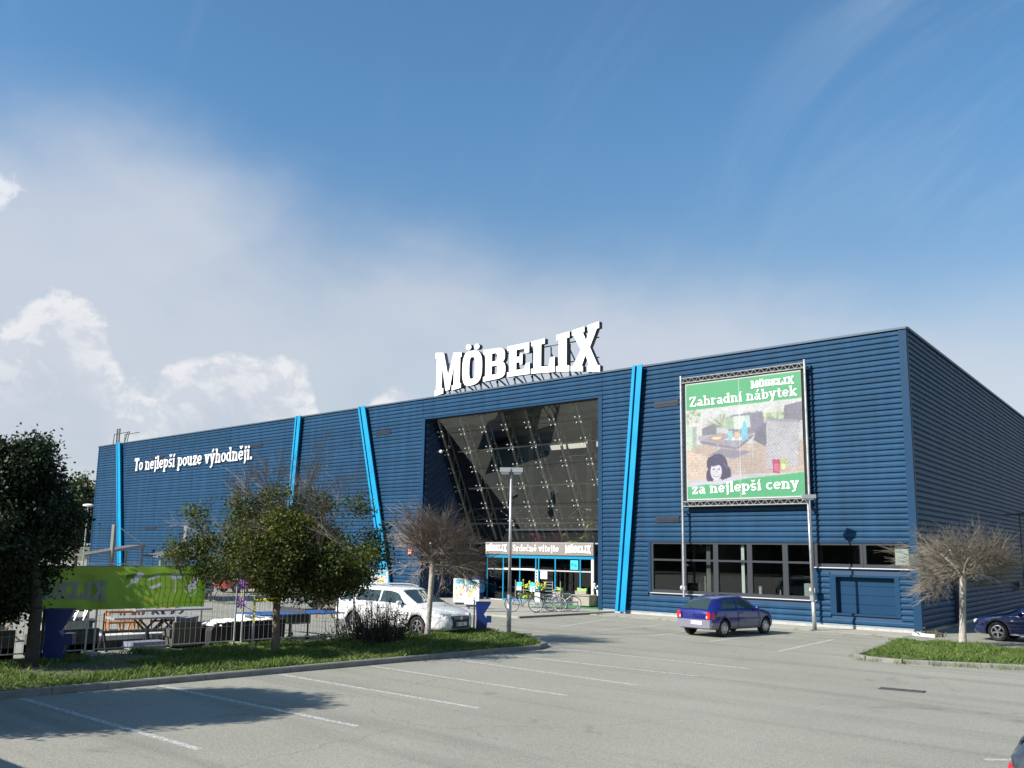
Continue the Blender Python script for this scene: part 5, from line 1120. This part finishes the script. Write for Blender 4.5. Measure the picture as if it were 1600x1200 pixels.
pp = thing('table_tennis_table', 'blue table tennis table with net and castors behind the fence', 'table', (-11.5, -18.5, 0), R(85)); ppm = mat('table_blue', (.02, .09, .30), .35)
for x in (-.72, .72): MB().box(x - .69, x + .69, -.76, .76, .72, .75).build('tabletop', ppm, pp)
MB().box(-.012, .012, -.85, .85, .75, .90).build('net', wired, pp); MB().box(-.35, .35, -.55, .55, .45, .70).build('undercarriage', dark, pp)
for x in (-.3, .3):
    for y in (-.5, .5): MB().bar((x, y, .08), (x, y, .5), .04, .04).build('leg', dark, pp); MB().tube((x, y - .02, .07), (x, y + .02, .07), .07, .07, 12).build('castor', dark, pp)
orw = mat('orange_wood', (.48, .20, .05), .6, 0, .15, 6)
oc = thing('wooden_frame', 'orange wooden garden chair frame standing on the ground beyond the tables', 'garden chair', (-14.9, -22.1, 0), R(80))
m = MB()
for x in (-.42, 0, .42):
    for y in (-.2, .2): m.bar((x, y, 0), (x, y, .72), .045, .045)
for z in (.40, .70):
    for y in (-.2, .2): m.bar((-.45, y, z), (.45, y, z), .045, .045)
m.build('frame', orw, oc); m = MB()
for i in range(6): m.bar((-.42, -.2 + i * .08, .42), (.42, -.2 + i * .08, .42), .06, .02)
m.build('seat', orw, oc)
oc2 = thing('folding_chairs', 'row of orange wooden folding chairs under the fence banner edge', 'garden chairs', (-15.6, -21.0, 0), R(80)); 
for i in range(5):
    m = MB(); x = -.5 + i * .3; m.bar((x, -.25, 0), (x + .1, .2, .8), .04, .04).bar((x, .25, 0), (x + .1, -.2, .8), .04, .04).bar((x + .1, -.22, .8), (x + .1, .22, .8), .05, .1); m.build('folding_chair', orw, oc2)
dc = thing('deck_chair', 'pale wooden deck chair at the far left behind the sofas', 'deck chair', (-15.2, -25.3, 0), R(60)); pw = mat('pale_wood', (.50, .38, .22), .6)
for s in (-.3, .3): MB().bar((-.4, s, 0), (.5, s, .85), .05, .04).bar((.4, s, 0), (-.3, s, .55), .05, .04).build('side_frame', pw, dc)
MB().bar((-.3, -.3, .5), (-.3, .3, .5), .04, .04).bar((.48, -.3, .82), (.48, .3, .82), .04, .04).build('crossbar', pw, dc); mb = MB(); mb.face([(-.3, -.27, .5), (-.3, .27, .5), (.05, .27, .30), (.05, -.27, .30)]); mb.face([(.05, -.27, .30), (.05, .27, .30), (.48, .27, .82), (.48, -.27, .82)]); mb.build('canvas', cushl, dc)
for k, (x, y, l_) in enumerate(((-13.0, -24.6, 'dark garden table with chairs stacked behind the right sofa'), (-17.5, -22.8, 'dark folded parasol bases and tables in the back of the fenced area'))):
    t = thing('stacked_furniture', l_, 'garden furniture', (x, y, 0), R(70)); MB().box(-.8, .8, -.45, .45, .62, .68).build('tabletop', dark, t); m = MB()
    for sx in (-.7, .7):
        for sy in (-.4, .4): m.bar((sx, sy, 0), (sx, sy, .62), .05, .05)
    m.build('legs', dark, t); m = MB()
    for i in range(6): m.tube((-.6 + i * .22, .1, .68), (-.52 + i * .22, .2, 1.0), .018, .018, 5).tube((-.6 + i * .22, -.3, .68), (-.5 + i * .22, -.25, .95), .018, .018, 5)
    m.box(-.6, .5, -.2, .1, .70, .76).build('folded_chairs', steel, t)
pn = thing('pinwheel_stand', 'two purple pinwheels on a thin stick behind the leafy tree', 'pinwheel', (-13.6, -18.95, 0), R(40)); pm = mat('purple_foil', (.22, .06, .42), .3); MB().tube((0, 0, 0), (0, 0, 1.6), .012, .012, 5).build('stick', ym, pn)
for z in (.95, 1.5):
    mb = MB()
    for i in range(8): a = i * math.pi / 4; mb.face([(0, -.03, z), (.2 * math.cos(a), -.05, z + .2 * math.sin(a)), (.17 * math.cos(a + .5), -.01, z + .17 * math.sin(a + .5))])
    mb.build('pinwheel', pm, pn)
bk2 = thing('brown_crate', 'brown box on short orange wooden legs behind the table tennis table', 'box', (-17.9, -12.7, 0), R(50)); MB().box(-.45, .45, -.3, .3, .55, 1.05).build('body', mat('brown_box', (.05, .025, .02), .6), bk2); MB().bar((-.35, 0, 0), (-.15, 0, .55), .07, .07).bar((.3, 0, 0), (.1, 0, .55), .07, .07).build('legs', orw, bk2)
tl = thing('box_trailer', 'white box trailer parked behind the fence between the leafy tree and the white car', 'trailer', (-22.4, -10.0, 0), R(62)); MB().box(-1.35, 1.35, -.75, .75, .32, 1.32).build('body', mat('trailer_white', (.78, .79, .80), .5, 0, .04, 1.5), tl)
m = MB()
for i in range(7): m.box(-1.37, 1.37, -.765, -.75, .32, .35) if i == 0 else m.box(-1.35 + i * .385, -1.33 + i * .385, -.762, -.75, .36, 1.3)
m.build('ribs', steel, tl)
for s in (-.78, .68): MB().tube((0, s, .30), (0, s + .1, .30), .28, .28, 14).build('wheel', rubber, tl)

# ------------------------------------------------------------------ trolley shelter
sg = mat('shelter_grey', (.10, .095, .09), .8, 0, .2, 3); sgl = mat('shelter_fascia', (.20, .195, .18), .6, 0, .1, 3)
TS = thing('trolley_shelter', 'sloping roof shelter on posts with a cable mast, the left one of two', 'shelter', (-33.2, -12.85, 0), R(-16), 'trolley shelters')
m = MB(); sw_ = Matrix(((0, 0, 1, 0), (1, 0, 0, 0), (0, 1, 0, 0), (0, 0, 0, 1)))
m.prism([(-2.7, 2.10), (0, 2.64), (0, 2.68), (-2.7, 2.14)], -5.0, -.06, sw_); m.build('roof', sg, TS)
MB().prism([(-2.75, 2.05), (.05, 2.60), (.05, 2.72), (-2.75, 2.17)], -.06, .06, sw_).build('fascia', sgl, TS)
for x in (0,):
    MB().bar((x, -1.5, 0), (x, -1.5, 3.65), .15, .15).build('mast', sgl, TS); MB().tube((x, -1.2, 3.5), (x, -.1, 2.72), .03, .03, 6).build('cable', steel, TS)
    for y, h in ((-2.6, 2.05), (-.85, 2.41), (-.1, 2.56)): MB().bar((x, y, 0), (x, y, h), .09, .09).build('post', sgl, TS)
m = MB()
for z in (.55, .95, 1.35, 1.75): m.tube((0.1, -2.6, z), (.1, 0, z), .025, .025, 5).tube((0, 0, z), (-4.9, 0, z), .025, .025, 5)
m.build('railing', steel, TS)
T2 = copy_tree(TS); T2.location = (-30.6, -10.4, 0); T2['label'] = 'sloping roof shelter behind the leafy tree, the right one of two'
tr2 = thing('shopping_trolleys', 'row of nested wire shopping trolleys under the sloping shelter', 'trolleys', (-31.5, -15.4, 0), 0); m = MB()
for i in range(9):
    x = i * .45
    for z in (.35, .95): m.path([(x, -.25, z), (x + .8, -.2, z), (x + .8, .2, z), (x, .25, z), (x, -.25, z)], .012, 4)
    for q in ((x, -.25), (x + .8, -.2), (x + .8, .2), (x, .25)): m.tube((*q, .1), (*q, .95), .012, .012, 4)
m.build('trolley_frames', steel, tr2)
# signs and lamp by the far end
ns = thing('road_sign', 'round red rimmed white traffic sign on a pole at the left end of the store', 'sign', (-39.5, -18.4, 0), R(30)); MB().tube((0, 0, 0), (0, 0, 3.1), .04, .04, 8).build('pole', steel, ns); MB().tube((0, -.06, 2.72), (0, -.03, 2.72), .36, .36, 20).build('rim', mat('sign_rim', (.55, .04, .06), .5), ns); MB().tube((0, -.075, 2.72), (0, -.06, 2.72), .26, .26, 20).build('disc', white, ns); MB().bar((-.07, -.08, 2.52), (-.07, -.08, 2.92), .05, .02).bar((.07, -.08, 2.52), (.07, -.08, 2.92), .05, .02).build('arrows', mat('sign_purple', (.25, .05, .25), .5), ns)
sl = thing('street_lamp', 'slim street lamp with a white head at the far left end of the store', 'street lamp', (-60.3, -4.6, 0), R(40)); MB().tube((0, 0, 0), (0, 0, 5.5), .07, .04, 8).build('pole', steel, sl); mb = MB(); mb.ball((.0, 0, 5.6), .45, .2, .12); mb.build('lamp_head', white, sl, True)
hb = thing('far_shed', 'low grey shed with a pink board beyond the left end of the store', 'shed', (-62, -16, 0), R(20)); MB().box(-7, 7, -3, 3, 0, 2.1).build('wall', mat('shed_grey', (.16, .15, .145), .8, 0, .2, .5), hb); MB().box(-7.3, 7.3, -3.3, 3.3, 2.1, 2.25).build('roof', steel_d, hb); MB().box(3.5, 5.2, -3.05, -3.0, .9, 1.7).build('board', mat('board_pink', (.55, .22, .18), .6), hb)
# ------------------------------------------------------------------ cars
def interp(xs, ys, x):                                        # smooth monotone-ish interpolation
    if x <= xs[0]: return ys[0]
    if x >= xs[-1]: return ys[-1]
    n = len(xs)
    for i in range(n - 1):
        if x <= xs[i + 1]: break
    h = xs[i + 1] - xs[i]; d = (ys[i + 1] - ys[i]) / h
    def sl(j):
        if j <= 0 or j >= n - 1: return d if (j == i or j == i + 1) else 0
        a = (ys[j] - ys[j - 1]) / (xs[j] - xs[j - 1]); b = (ys[j + 1] - ys[j]) / (xs[j + 1] - xs[j]); return 0 if a * b <= 0 else 2 * a * b / (a + b)
    m0, m1 = sl(i), sl(i + 1); t = (x - xs[i]) / h
    return (2 * t ** 3 - 3 * t * t + 1) * ys[i] + (t ** 3 - 2 * t * t + t) * h * m0 + (-2 * t ** 3 + 3 * t * t) * ys[i + 1] + (t ** 3 - t * t) * h * m1
class Car:
    def __init__(s, P): s.P = P
    def g(s, k, x): p = s.P[k]; return interp([a for a, _ in p], [b for _, b in p], x)
    def section(s, x):
        zb, w, bt, tp, wr = s.g('bot', x), s.g('w', x), s.g('belt', x), s.g('top', x), s.g('wr', x); bt = min(bt, tp - .012)
        lo = [(0, zb), (w * .80, zb), (w * .95, zb + .035), (w * .99, zb + .12), (w, .47), (w * .998, .60), (w * .982, bt - .07), (w * .955, bt - .015), (w * .935, bt)]
        y0, y1 = w * .935, min(wr, w * .93); hi = [(y0 + (y1 - y0) * t + .018 * math.sin(t * math.pi), bt + (tp - .05 - bt) * t if tp - bt > .08 else bt + (tp - bt) * .5 * t) for t in (.33, .66, .92)]
        e = tp - .05 if tp - bt > .08 else bt + (tp - bt) * .6
        return lo + hi + [(y1 - .035, max(e, tp - .026)), (y1 * .72, tp - .006), (y1 * .36, tp + .004), (0, tp + .008)]
    def side(s, x, u):                                        # point on the side glass band, u 0..1 belt to roof edge
        sec = s.section(x)[8:12]; t = u * 3; i = min(2, int(t)); f = t - i; a, b = sec[i], sec[i + 1]; return a[0] + (b[0] - a[0]) * f, a[1] + (b[1] - a[1]) * f
    def topz(s, x, y):
        sec = s.section(x)[11:]; y = abs(y)
        for (a, za), (b, zb) in zip(sec, sec[1:]):
            if y >= b: return za + (zb - za) * ((a - y) / (a - b + 1e-9) if a > y else 0)
        return sec[-1][1]
def build_car(name, label, loc, rz, P, paint_m, group=None, rim=None, lower=None, plate=None, rear=True, front=True):
    c = Car(P); t = thing(name, label, 'car', loc, rz, group); x0, x1 = P['top'][0][0], P['top'][-1][0]
    st = sorted(set([round(x0 + (x1 - x0) * i / 64, 4) for i in range(65)] + [x0 + .02, x0 + .05, x1 - .02, x1 - .05])); mb = MB(); n = 0
    for x in st:
        h = c.section(x); ring = [(x, y, z) for y, z in h] + [(x, -y, z) for y, z in h[-2:0:-1]]; n = len(ring); mb.v += ring
    for i in range(len(st) - 1):
        for j in range(n): k = (j + 1) % n; mb.f.append((i * n + j, (i + 1) * n + j, (i + 1) * n + k, i * n + k)); mb.m.append(0)
    mb.f.append(tuple(range(n))); mb.f.append(tuple((len(st) - 1) * n + n - 1 - j for j in range(n))); mb.m += [0, 0]
    lm = lower or paint_m; me = mb.mesh('body', [paint_m, dark, lm], True); bm = bmesh.new(); bm.from_mesh(me); bmesh.ops.recalc_face_normals(bm, faces=bm.faces); bm.to_mesh(me); bm.free()
    body = put('body', me, t); r = P['r']
    cu = MB(); cu.cur = 1
    for ax in P['axles']:
        for s_ in (-1, 1): cu.tube((ax, s_ * (P['hw'] - .26), r), (ax, s_ * (P['hw'] + .2), r), r + .055, r + .055, 26)
    cme = cu.mesh('cut', [paint_m, dark]); cme.polygons.foreach_set('material_index', [1] * len(cme.polygons)); co = put('cut', cme, t); md = body.modifiers.new('b', 'BOOLEAN'); md.object = co; md.operation = 'DIFFERENCE'; md.solver = 'EXACT'
    bpy.context.view_layer.update(); dg_ = bpy.context.evaluated_depsgraph_get(); nm = bpy.data.meshes.new_from_object(body.evaluated_get(dg_)); body.modifiers.clear(); body.data = nm; bpy.data.objects.remove(co); nm.name = 'body'
    if lower:
        for p in nm.polygons:
            if p.material_index == 0 and p.center.z < P.get('lowz', .5): p.material_index = 2
    gl = car_glass
    # side windows
    for s_ in (-1, 1):
        for (a0, a1, b0, b1) in P['side']:                      # x at belt (rear, front), x at roof (rear, front)
            mb = MB(); nu, nv = 8, 4; b = 0
            for v in range(nv + 1):
                u = .10 + .78 * v / nv
                for i in range(nu + 1):
                    xa = a0 + (b0 - a0) * (v / nv); xb = a1 + (b1 - a1) * (v / nv); x = xa + (xb - xa) * i / nu; y, z = c.side(x, u); mb.v.append((x, s_ * (y + .008), z))
            for v in range(nv):
                for i in range(nu): q = v * (nu + 1) + i; f = (q, q + 1, q + nu + 2, q + nu + 1); mb.f.append(f if s_ < 0 else f[::-1]); mb.m.append(0)
            mb.build('side_window', gl, t, True)
    for nm_, (xa, xb, wa, wb) in P['glass'].items():            # windscreen and rear window lie on the sloping top
        mb = MB(); nu, nv = 10, 6
        for v in range(nv + 1):
            x = xa + (xb - xa) * v / nv; w = wa + (wb - wa) * v / nv
            for i in range(nu + 1): y = -w + 2 * w * i / nu; sg_ = 1 if xb > 0 else -1; mb.v.append((x + .010 * sg_, y, c.topz(x, y) + .008))
        for v in range(nv):
            for i in range(nu): q = v * (nu + 1) + i; mb.f.append((q, q + 1, q + nu + 2, q + nu + 1)); mb.m.append(0)
        mb.build(nm_, gl, t, True)
    for ax in P['axles']:
        for s_ in (-1, 1):
            T_ = Matrix.Translation((ax, s_ * (P['hw'] - .02), r)) @ Matrix.Rotation(R(-90 * s_), 4, 'X'); mb = MB(); mb.lathe([(r * .63, -.18), (r * .9, -.20), (r * .985, -.17), (r, -.10), (r * .985, -.02), (r * .93, .004), (r * .80, .012), (r * .66, .0), (r * .63, -.03)], 28, T_, True); w = mb.build('wheel', rubber, t, True)
            mb = MB(); rm = rim or (5, .34); ns, sw = rm; mb.lathe([(r * .54, -.02), (r * .60, .004), (r * .655, .0), (r * .655, -.10)], 24, T_); mb.lathe([(0, .006), (r * .16, .004), (r * .2, -.02)], 12, T_)
            for i in range(ns):
                a = 2 * math.pi * i / ns + .3; a1, a2 = a - sw / 2, a + sw / 2; mb.prism([(r * .12 * math.cos(a - .8), r * .12 * math.sin(a - .8)), (r * .12 * math.cos(a + .8), r * .12 * math.sin(a + .8)), (r * .57 * math.cos(a2), r * .57 * math.sin(a2)), (r * .57 * math.cos(a1), r * .57 * math.sin(a1))], -.03, -.006, T_)
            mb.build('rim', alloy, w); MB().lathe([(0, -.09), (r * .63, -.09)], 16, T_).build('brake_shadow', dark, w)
    for s_ in (-1, 1):
        x = P['mirror']; y, z = c.side(x, .12); mb = MB(); mb.ball((x - .02, s_ * (y + .12), z + .04), .075, .11, .07, 10, 7).build('mirror', P.get('mirror_m', paint_m), t, True)
    return t, c
car_glass = mat('car_glass', (.028, .045, .043), .04, 0, spec=.9); alloy = mat('alloy', (.55, .56, .58), .25, .85)
redl = mat('tail_red', (.55, .02, .015), .15, coat=.5); clr = mat('headlight', (.70, .74, .76), .12, .2, coat=1.); chromec = mat('chrome_trim', (.7, .7, .7), .15, 1.); grille = mat('grille_dark', (.02, .02, .025), .4)
def plate_obj(txt, T_, par, w=.52):
    o = MB().box(-w / 2, w / 2, -.012, 0, -.056, .056).build('number_plate', white, par, T=T_); fb = MB(); fb.box(-w / 2 + .005, -w / 2 + .04, -.014, -.012, -.05, .05); fb.build('plate_band', mat('plate_blue', (.02, .06, .3), .5), o)
    x = -w / 2 + .055; mb = MB(); SEG = {'0': 'abcdef', '1': 'bc', '2': 'abged', '3': 'abgcd', '4': 'fgbc', '5': 'afgcd', '6': 'afgedc', '7': 'abc', '8': 'abcdefg', 'C': 'afed', 'K': 'fegx', 'T': 'ay', 'B': 'abcdefg', '-': 'g', 'A': 'abcefg', 'E': 'afged'}
    for ch in txt:
        for k in SEG.get(ch, ''):
            q = {'a': (0, .036, .03, .028), 'g': (0, .004, .03, -.004), 'd': (0, -.028, .03, -.036), 'f': (0, .036, .008, .0), 'b': (.022, .036, .03, .0), 'e': (0, .0, .008, -.036), 'c': (.022, .0, .03, -.036), 'x': (.02, .02, .03, -.036), 'y': (.011, .03, .019, -.036)}[k]; mb.box(x + q[0], x + q[2], -.0135, -.0121, q[3], q[1])
        x += .042 if ch != ' ' else .03
    mb.build('plate_characters', dark, o)
pt = lambda n, c, r=.25, m=0.: mat(n, c, r, m, coat=1., spec=.5)

# --- small purple blue hatchback seen from behind
HB = dict(r=.285, hw=.80, axles=(-1.20, 1.24), mirror=.62,
  bot=[(-1.90, .34), (-1.80, .26), (-1.6, .24), (1.6, .22), (1.85, .26), (1.92, .36)],
  w=[(-1.90, .70), (-1.84, .765), (-1.68, .805), (-1.2, .815), (1.2, .81), (1.55, .775), (1.80, .68), (1.92, .54)],
  belt=[(-1.90, .80), (-1.6, .895), (-.4, .885), (.6, .86), (1.0, .84), (1.5, .77), (1.92, .60)],
  top=[(-1.90, .84), (-1.86, .89), (-1.66, 1.06), (-1.46, 1.20), (-1.24, 1.285), (-.85, 1.34), (-.3, 1.355), (.1, 1.33), (.35, 1.25), (.85, .97), (1.0, .915), (1.4, .84), (1.75, .72), (1.88, .60), (1.92, .50)],
  wr=[(-1.90, .64), (-1.7, .57), (-1.4, .51), (0, .54), (.5, .57), (.9, .70), (1.5, .68), (1.92, .45)],
  side=[(-1.34, -.50, -1.0, -.46), (-.42, .74, -.38, .16)], glass={'rear_window': (-1.84, -1.36, .56, .41), 'windscreen': (.26, .90, .47, .62)}, lowz=.52)
pb = pt('paint_purple_blue', (.007, .012, .15), .3, .1); gp = mat('grey_bumper', (.17, .165, .21), .45, 0, .05, 3)
hb_, hc = build_car('hatchback_car', 'small purple blue three door hatchback with grey bumpers parked under the banner', (-4.28, -5.85, 0), R(85), HB, pb, None, (8, .26), gp)
mb = MB()
for a0, a1, z0, z1 in ((-.70, .70, .30, .56),): mb.prism([(-.74, -1.86), (-.70, -1.93), (-.5, -1.975), (.5, -1.975), (.70, -1.93), (.74, -1.86), (.74, -1.7), (-.74, -1.7)], .30, .57, Matrix(((0, 1, 0, 0), (1, 0, 0, 0), (0, 0, 1, 0), (0, 0, 0, 1))))
mb.build('rear_bumper', gp, hb_)
for s_ in (-1, 1):
    mb = MB(); mb.prism([(s_ * .54, .60), (s_ * .705, .60), (s_ * .72, .76), (s_ * .64, .84), (s_ * .56, .80)], -1.925, -1.80, Matrix(((0, 0, 1, 0), (1, 0, 0, 0), (0, 1, 0, 0), (0, 0, 0, 1)))); l = mb.build('tail_light', redl, hb_); MB().box(-1.93, -1.92, min(s_ * .55, s_ * .60), max(s_ * .55, s_ * .60), .62, .70).build('reversing_lens', clr, l)
    mb = MB(); mb.prism([(-1.82, .60), (-1.66, .62), (-1.70, .76), (-1.82, .82)], min(s_ * .775, s_ * .79), max(s_ * .775, s_ * .79) + 0, Matrix(((1, 0, 0, 0), (0, 0, 1, 0), (0, 1, 0, 0), (0, 0, 0, 1)))); mb.build('tail_light', redl, hb_)
    MB().box(-.38, .78, min(s_ * .818, s_ * .828), max(s_ * .818, s_ * .828), .50, .55).build('side_strip', gp, hb_)
plate_obj('CKT 56-27', Matrix.Translation((-1.98, -.16, .47)) @ Matrix.Rotation(R(-90), 4, 'Z'), hb_, .50)
MB().bar((-1.90, .02, .90), (-1.80, .30, 1.02), .02, .015).build('wiper', dark, hb_); MB().tube((-1.915, .02, .76), (-1.90, .02, .76), .035, .035, 10).build('badge', chromec, hb_)
MB().box(-.30, -.16, -.835, -.825, .77, .80).build('door_handle', dark, hb_)
m = MB()
for s_ in (-1, 1):
    for x in (-.44, .80): m.box(x - .006, x + .006, min(s_ * .80, s_ * .818), max(s_ * .80, s_ * .818), .30, .88)
m.build('door_gap', dark, hb_)

# --- white estate car
WG = dict(r=.315, hw=.88, axles=(-1.38, 1.33), mirror=.66, mirror_m=None,
  bot=[(-2.38, .34), (-2.2, .26), (1.9, .22), (2.2, .22), (2.36, .30)],
  w=[(-2.38, .74), (-2.25, .83), (-1.9, .885), (-1., .905), (1.2, .90), (1.7, .88), (2.05, .80), (2.25, .68), (2.36, .52)],
  belt=[(-2.38, .90), (-1.5, .985), (.5, .95), (1.2, .90), (1.8, .82), (2.36, .64)],
  top=[(-2.38, .95), (-2.32, 1.08), (-2.12, 1.36), (-2.02, 1.44), (-1.6, 1.475), (-.6, 1.50), (.0, 1.49), (.3, 1.44), (.62, 1.28), (1.18, 1.02), (1.35, .965), (1.8, .88), (2.15, .76), (2.30, .66), (2.36, .54)],
  wr=[(-2.38, .66), (-2.0, .62), (0, .64), (.5, .65), (1.1, .77), (1.8, .74), (2.36, .45)],
  side=[(-2.06, -1.46, -1.95, -1.42), (-1.38, -.36, -1.34, -.36), (-.28, .92, -.28, .38)], glass={'rear_window': (-2.34, -2.08, .62, .54), 'windscreen': (.44, 1.16, .56, .70)})
wp = pt('paint_white', (.78, .79, .80), .3); del WG['mirror_m']
wc, wcc = build_car('estate_car', 'white estate car with silver roof rails parked nose to the grass strip', (-10.90, -14.62, 0), R(8), WG, wp, None, (5, .42))
for s_ in (-1, 1):
    mb = MB(); pts = [(-1.85 + i * .32, s_ * .60, wcc.topz(-1.85 + i * .32, .5) + (.05 if 0 < i < 6 else .0)) for i in range(7)]; mb.path(pts, .018, 6); mb.build('roof_rail', steel, wc)
    a, b_ = sorted((s_ * .40, s_ * .72)); mb = MB(); mb.prism([(s_ * .44, 2.335), (s_ * .60, 2.25), (s_ * .735, 2.10), (s_ * .80, 1.93), (s_ * .75, 1.93), (s_ * .40, 2.2)], .60, .735, Matrix(((0, 1, 0, 0), (1, 0, 0, 0), (0, 0, 1, 0), (0, 0, 0, 1)))); l = mb.build('headlight', clr, wc); MB().ball((2.20, s_ * .62, .67), .05, .07, .05, 8, 6).build('lens', chromec, l)
    mb = MB(); mb.prism([(s_ * .40, 2.375), (s_ * .70, 2.22), (s_ * .70, 2.16), (s_ * .40, 2.3)], .30, .38, Matrix(((0, 1, 0, 0), (1, 0, 0, 0), (0, 0, 1, 0), (0, 0, 0, 1)))); mb.build('bumper_vent', grille, wc)
    MB().box(-.20, -.04, min(s_ * .905, s_ * .92), max(s_ * .905, s_ * .92), .84, .87).box(-1.2, -1.04, min(s_ * .905, s_ * .92), max(s_ * .905, s_ * .92), .86, .89).build('door_handle', wp, wc)
mb = MB(); mb.prism([(-.36, .30), (.36, .30), (.42, .66), (-.42, .66)], 2.2, 2.385, Matrix(((0, 0, 1, 0), (1, 0, 0, 0), (0, 1, 0, 0), (0, 0, 0, 1)))); mb.build('grille', grille, wc)
m = MB()
for z in (.58, .62): m.box(2.385, 2.392, -.36, .36, z, z + .01)
m.tube((2.385, 0, .60), (2.398, 0, .60), .06, .06, 14); m.build('grille_bars', chromec, wc); plate_obj('3B7 1805', Matrix.Translation((2.40, 0, .42)) @ Matrix.Rotation(R(90), 4, 'Z'), wc, .5)
m = MB()
for x in (-1.41, -.32): m.box(x - .004, x + .004, -.912, -.9, .34, .96)
m.build('door_gap', dark, wc)

# --- dark blue car on the right, nose to the left
CP = dict(r=.31, hw=.85, axles=(-1.28, 1.24), mirror=.55,
  bot=[(-2.0, .32), (-1.8, .24), (1.8, .20), (2.0, .22), (2.10, .32)], w=[(-2.0, .72), (-1.8, .84), (-1, .87), (1.2, .868), (1.6, .84), (1.92, .72), (2.04, .60), (2.10, .46)],
  belt=[(-2.0, .86), (-1, .92), (.4, .89), (1.0, .85), (1.6, .76), (2.10, .58)],
  top=[(-2.0, .90), (-1.95, 1.0), (-1.65, 1.30), (-1.3, 1.38), (-.5, 1.41), (-.1, 1.38), (.2, 1.30), (.80, 1.0), (.98, .93), (1.3, .87), (1.7, .77), (1.98, .64), (2.08, .54), (2.10, .48)],
  wr=[(-2.0, .62), (-1.5, .58), (0, .62), (.8, .72), (1.6, .70), (2.10, .40)],
  side=[(-1.5, -.5, -1.3, -.46), (-.42, .66, -.38, .12)], glass={'rear_window': (-1.93, -1.64, .6, .5), 'windscreen': (.16, .80, .54, .68)})
db = pt('paint_dark_blue', (.010, .022, .10), .22, .3); dc_, dcc = build_car('coupe_car', 'dark blue low car with five spoke alloy wheels cut by the right picture edge', (4.02, .05, 0), R(180), CP, db, None, (5, .36))
for s_ in (-1, 1):
    MB().ball((1.97, s_ * .57, .60), .09, .10, .085, 10, 7).build('headlight', clr, dc_, True); MB().box(-.8, .8, min(s_ * .868, s_ * .884), max(s_ * .868, s_ * .884), .50, .55).build('side_strip', db, dc_); MB().box(.72, .80, min(s_ * .868, s_ * .882), max(s_ * .868, s_ * .882), .66, .70).build('side_repeater', clr, dc_)
    MB().box(-.85, .85, min(s_ * .84, s_ * .862), max(s_ * .84, s_ * .862), .22, .26).build('sill_strip', steel, dc_)
# --- red car at the lower right edge, rear quarter only
rc_, rcc = build_car('red_lamp_car', 'dark grey hatchback with a red tail lamp cut off by the lower right picture edge', (0, 0, 0), 0, HB, pt('paint_graphite', (.05, .055, .065), .25, .3), None, (8, .26))
for s_ in (-1, 1):
    mb = MB(); mb.prism([(s_ * .56, .46), (s_ * .715, .46), (s_ * .71, .74), (s_ * .62, .76)], -1.925, -1.72, Matrix(((0, 0, 1, 0), (1, 0, 0, 0), (0, 1, 0, 0), (0, 0, 0, 1)))); l = mb.build('tail_light', redl, rc_); MB().box(-1.93, -1.925, min(s_ * .6, s_ * .70), max(s_ * .6, s_ * .70), .60, .65).build('reversing_lens', clr, l)
rc_.location = (12.36, -24.48, 0); rc_.rotation_euler = (0, 0, R(10)); rc_.scale = (1.0, 1.06, 1.10)
# --- far cars
redp = pt('paint_red', (.42, .012, .015), .3); 
a_ = copy_tree(hb_); a_.location = (-38.5, -3.7, 0); a_.rotation_euler = (0, 0, R(92)); a_['label'] = 'red car far behind the fence under the leafy tree crown'; a_['group'] = 'far parked cars'
a_.name = 'far_car'
for ch in a_.children:
    if ch.name.startswith('body'): ch.data = ch.data.copy(); ch.data.materials[0] = redp; ch.data.materials[2] = redp
for ch in list(a_.children):
    if ch.name.startswith(('number_plate', 'rear_bumper', 'side_strip', 'mirror')):
        for g_ in list(ch.children): bpy.data.objects.remove(g_)
        bpy.data.objects.remove(ch)
d_ = copy_tree(a_); d_.location = (-34.6, -10.3, 0); d_.name = 'far_car'; d_['label'] = 'dark blue car far behind the fence right of the green banner end'; d_['group'] = 'far parked cars'
for ch in d_.children:
    if ch.name.startswith('body'): ch.data = ch.data.copy(); ch.data.materials[0] = db; ch.data.materials[2] = dark
# van added out of view on the left, to cast the straight shade
vn = thing('unseen_van', 'plain white delivery van added out of view on the left to shade the near corner', 'van', (-1.6, -34.4, 0), R(2)); MB().box(-2.9, 1.7, -.95, .95, .35, 2.2).build('body', wp, vn); mb = MB(); mb.prism([(1.7, .35), (2.75, .35), (2.75, .95), (2.35, 1.1), (1.85, 2.0), (1.7, 2.1)], -.93, .93, Matrix(((1, 0, 0, 0), (0, 0, 1, 0), (0, 1, 0, 0), (0, 0, 0, 1)))); mb.build('cab', wp, vn)
for x in (-2.0, 1.9):
    for s_ in (-.97, .80): MB().tube((x, s_, .36), (x, s_ + .17, .36), .36, .36, 20).build('wheel', rubber, vn)

hb_.scale = (.95, .95, .97)
# dark hall added out of view, to darken the office window reflections
wh = thing('warehouse', 'long plain brown warehouse added out of view across the road to darken the window reflections', 'warehouse', (-40, -104, 0)); MB().box(-85, 70, -12, 0, 0, 9).build('wall', mat('brown_wall', (.07, .06, .05), .9, 0, .2, .3), wh); MB().box(-86, 71, -13, 1, 9, 9.4).build('roof', dark, wh)
# tree labels of the far row, told apart by their place
FT = sorted([o for o in C.objects if o.get('group') == 'trees across the road'], key=lambda o: o.location.x)
ORD = ['first', 'second', 'third', 'fourth', 'fifth', 'sixth', 'seventh', 'eighth', 'last']
for o, w in zip(FT, ORD): o['label'] = w + ' tree from the west in the row across the road opposite the store'
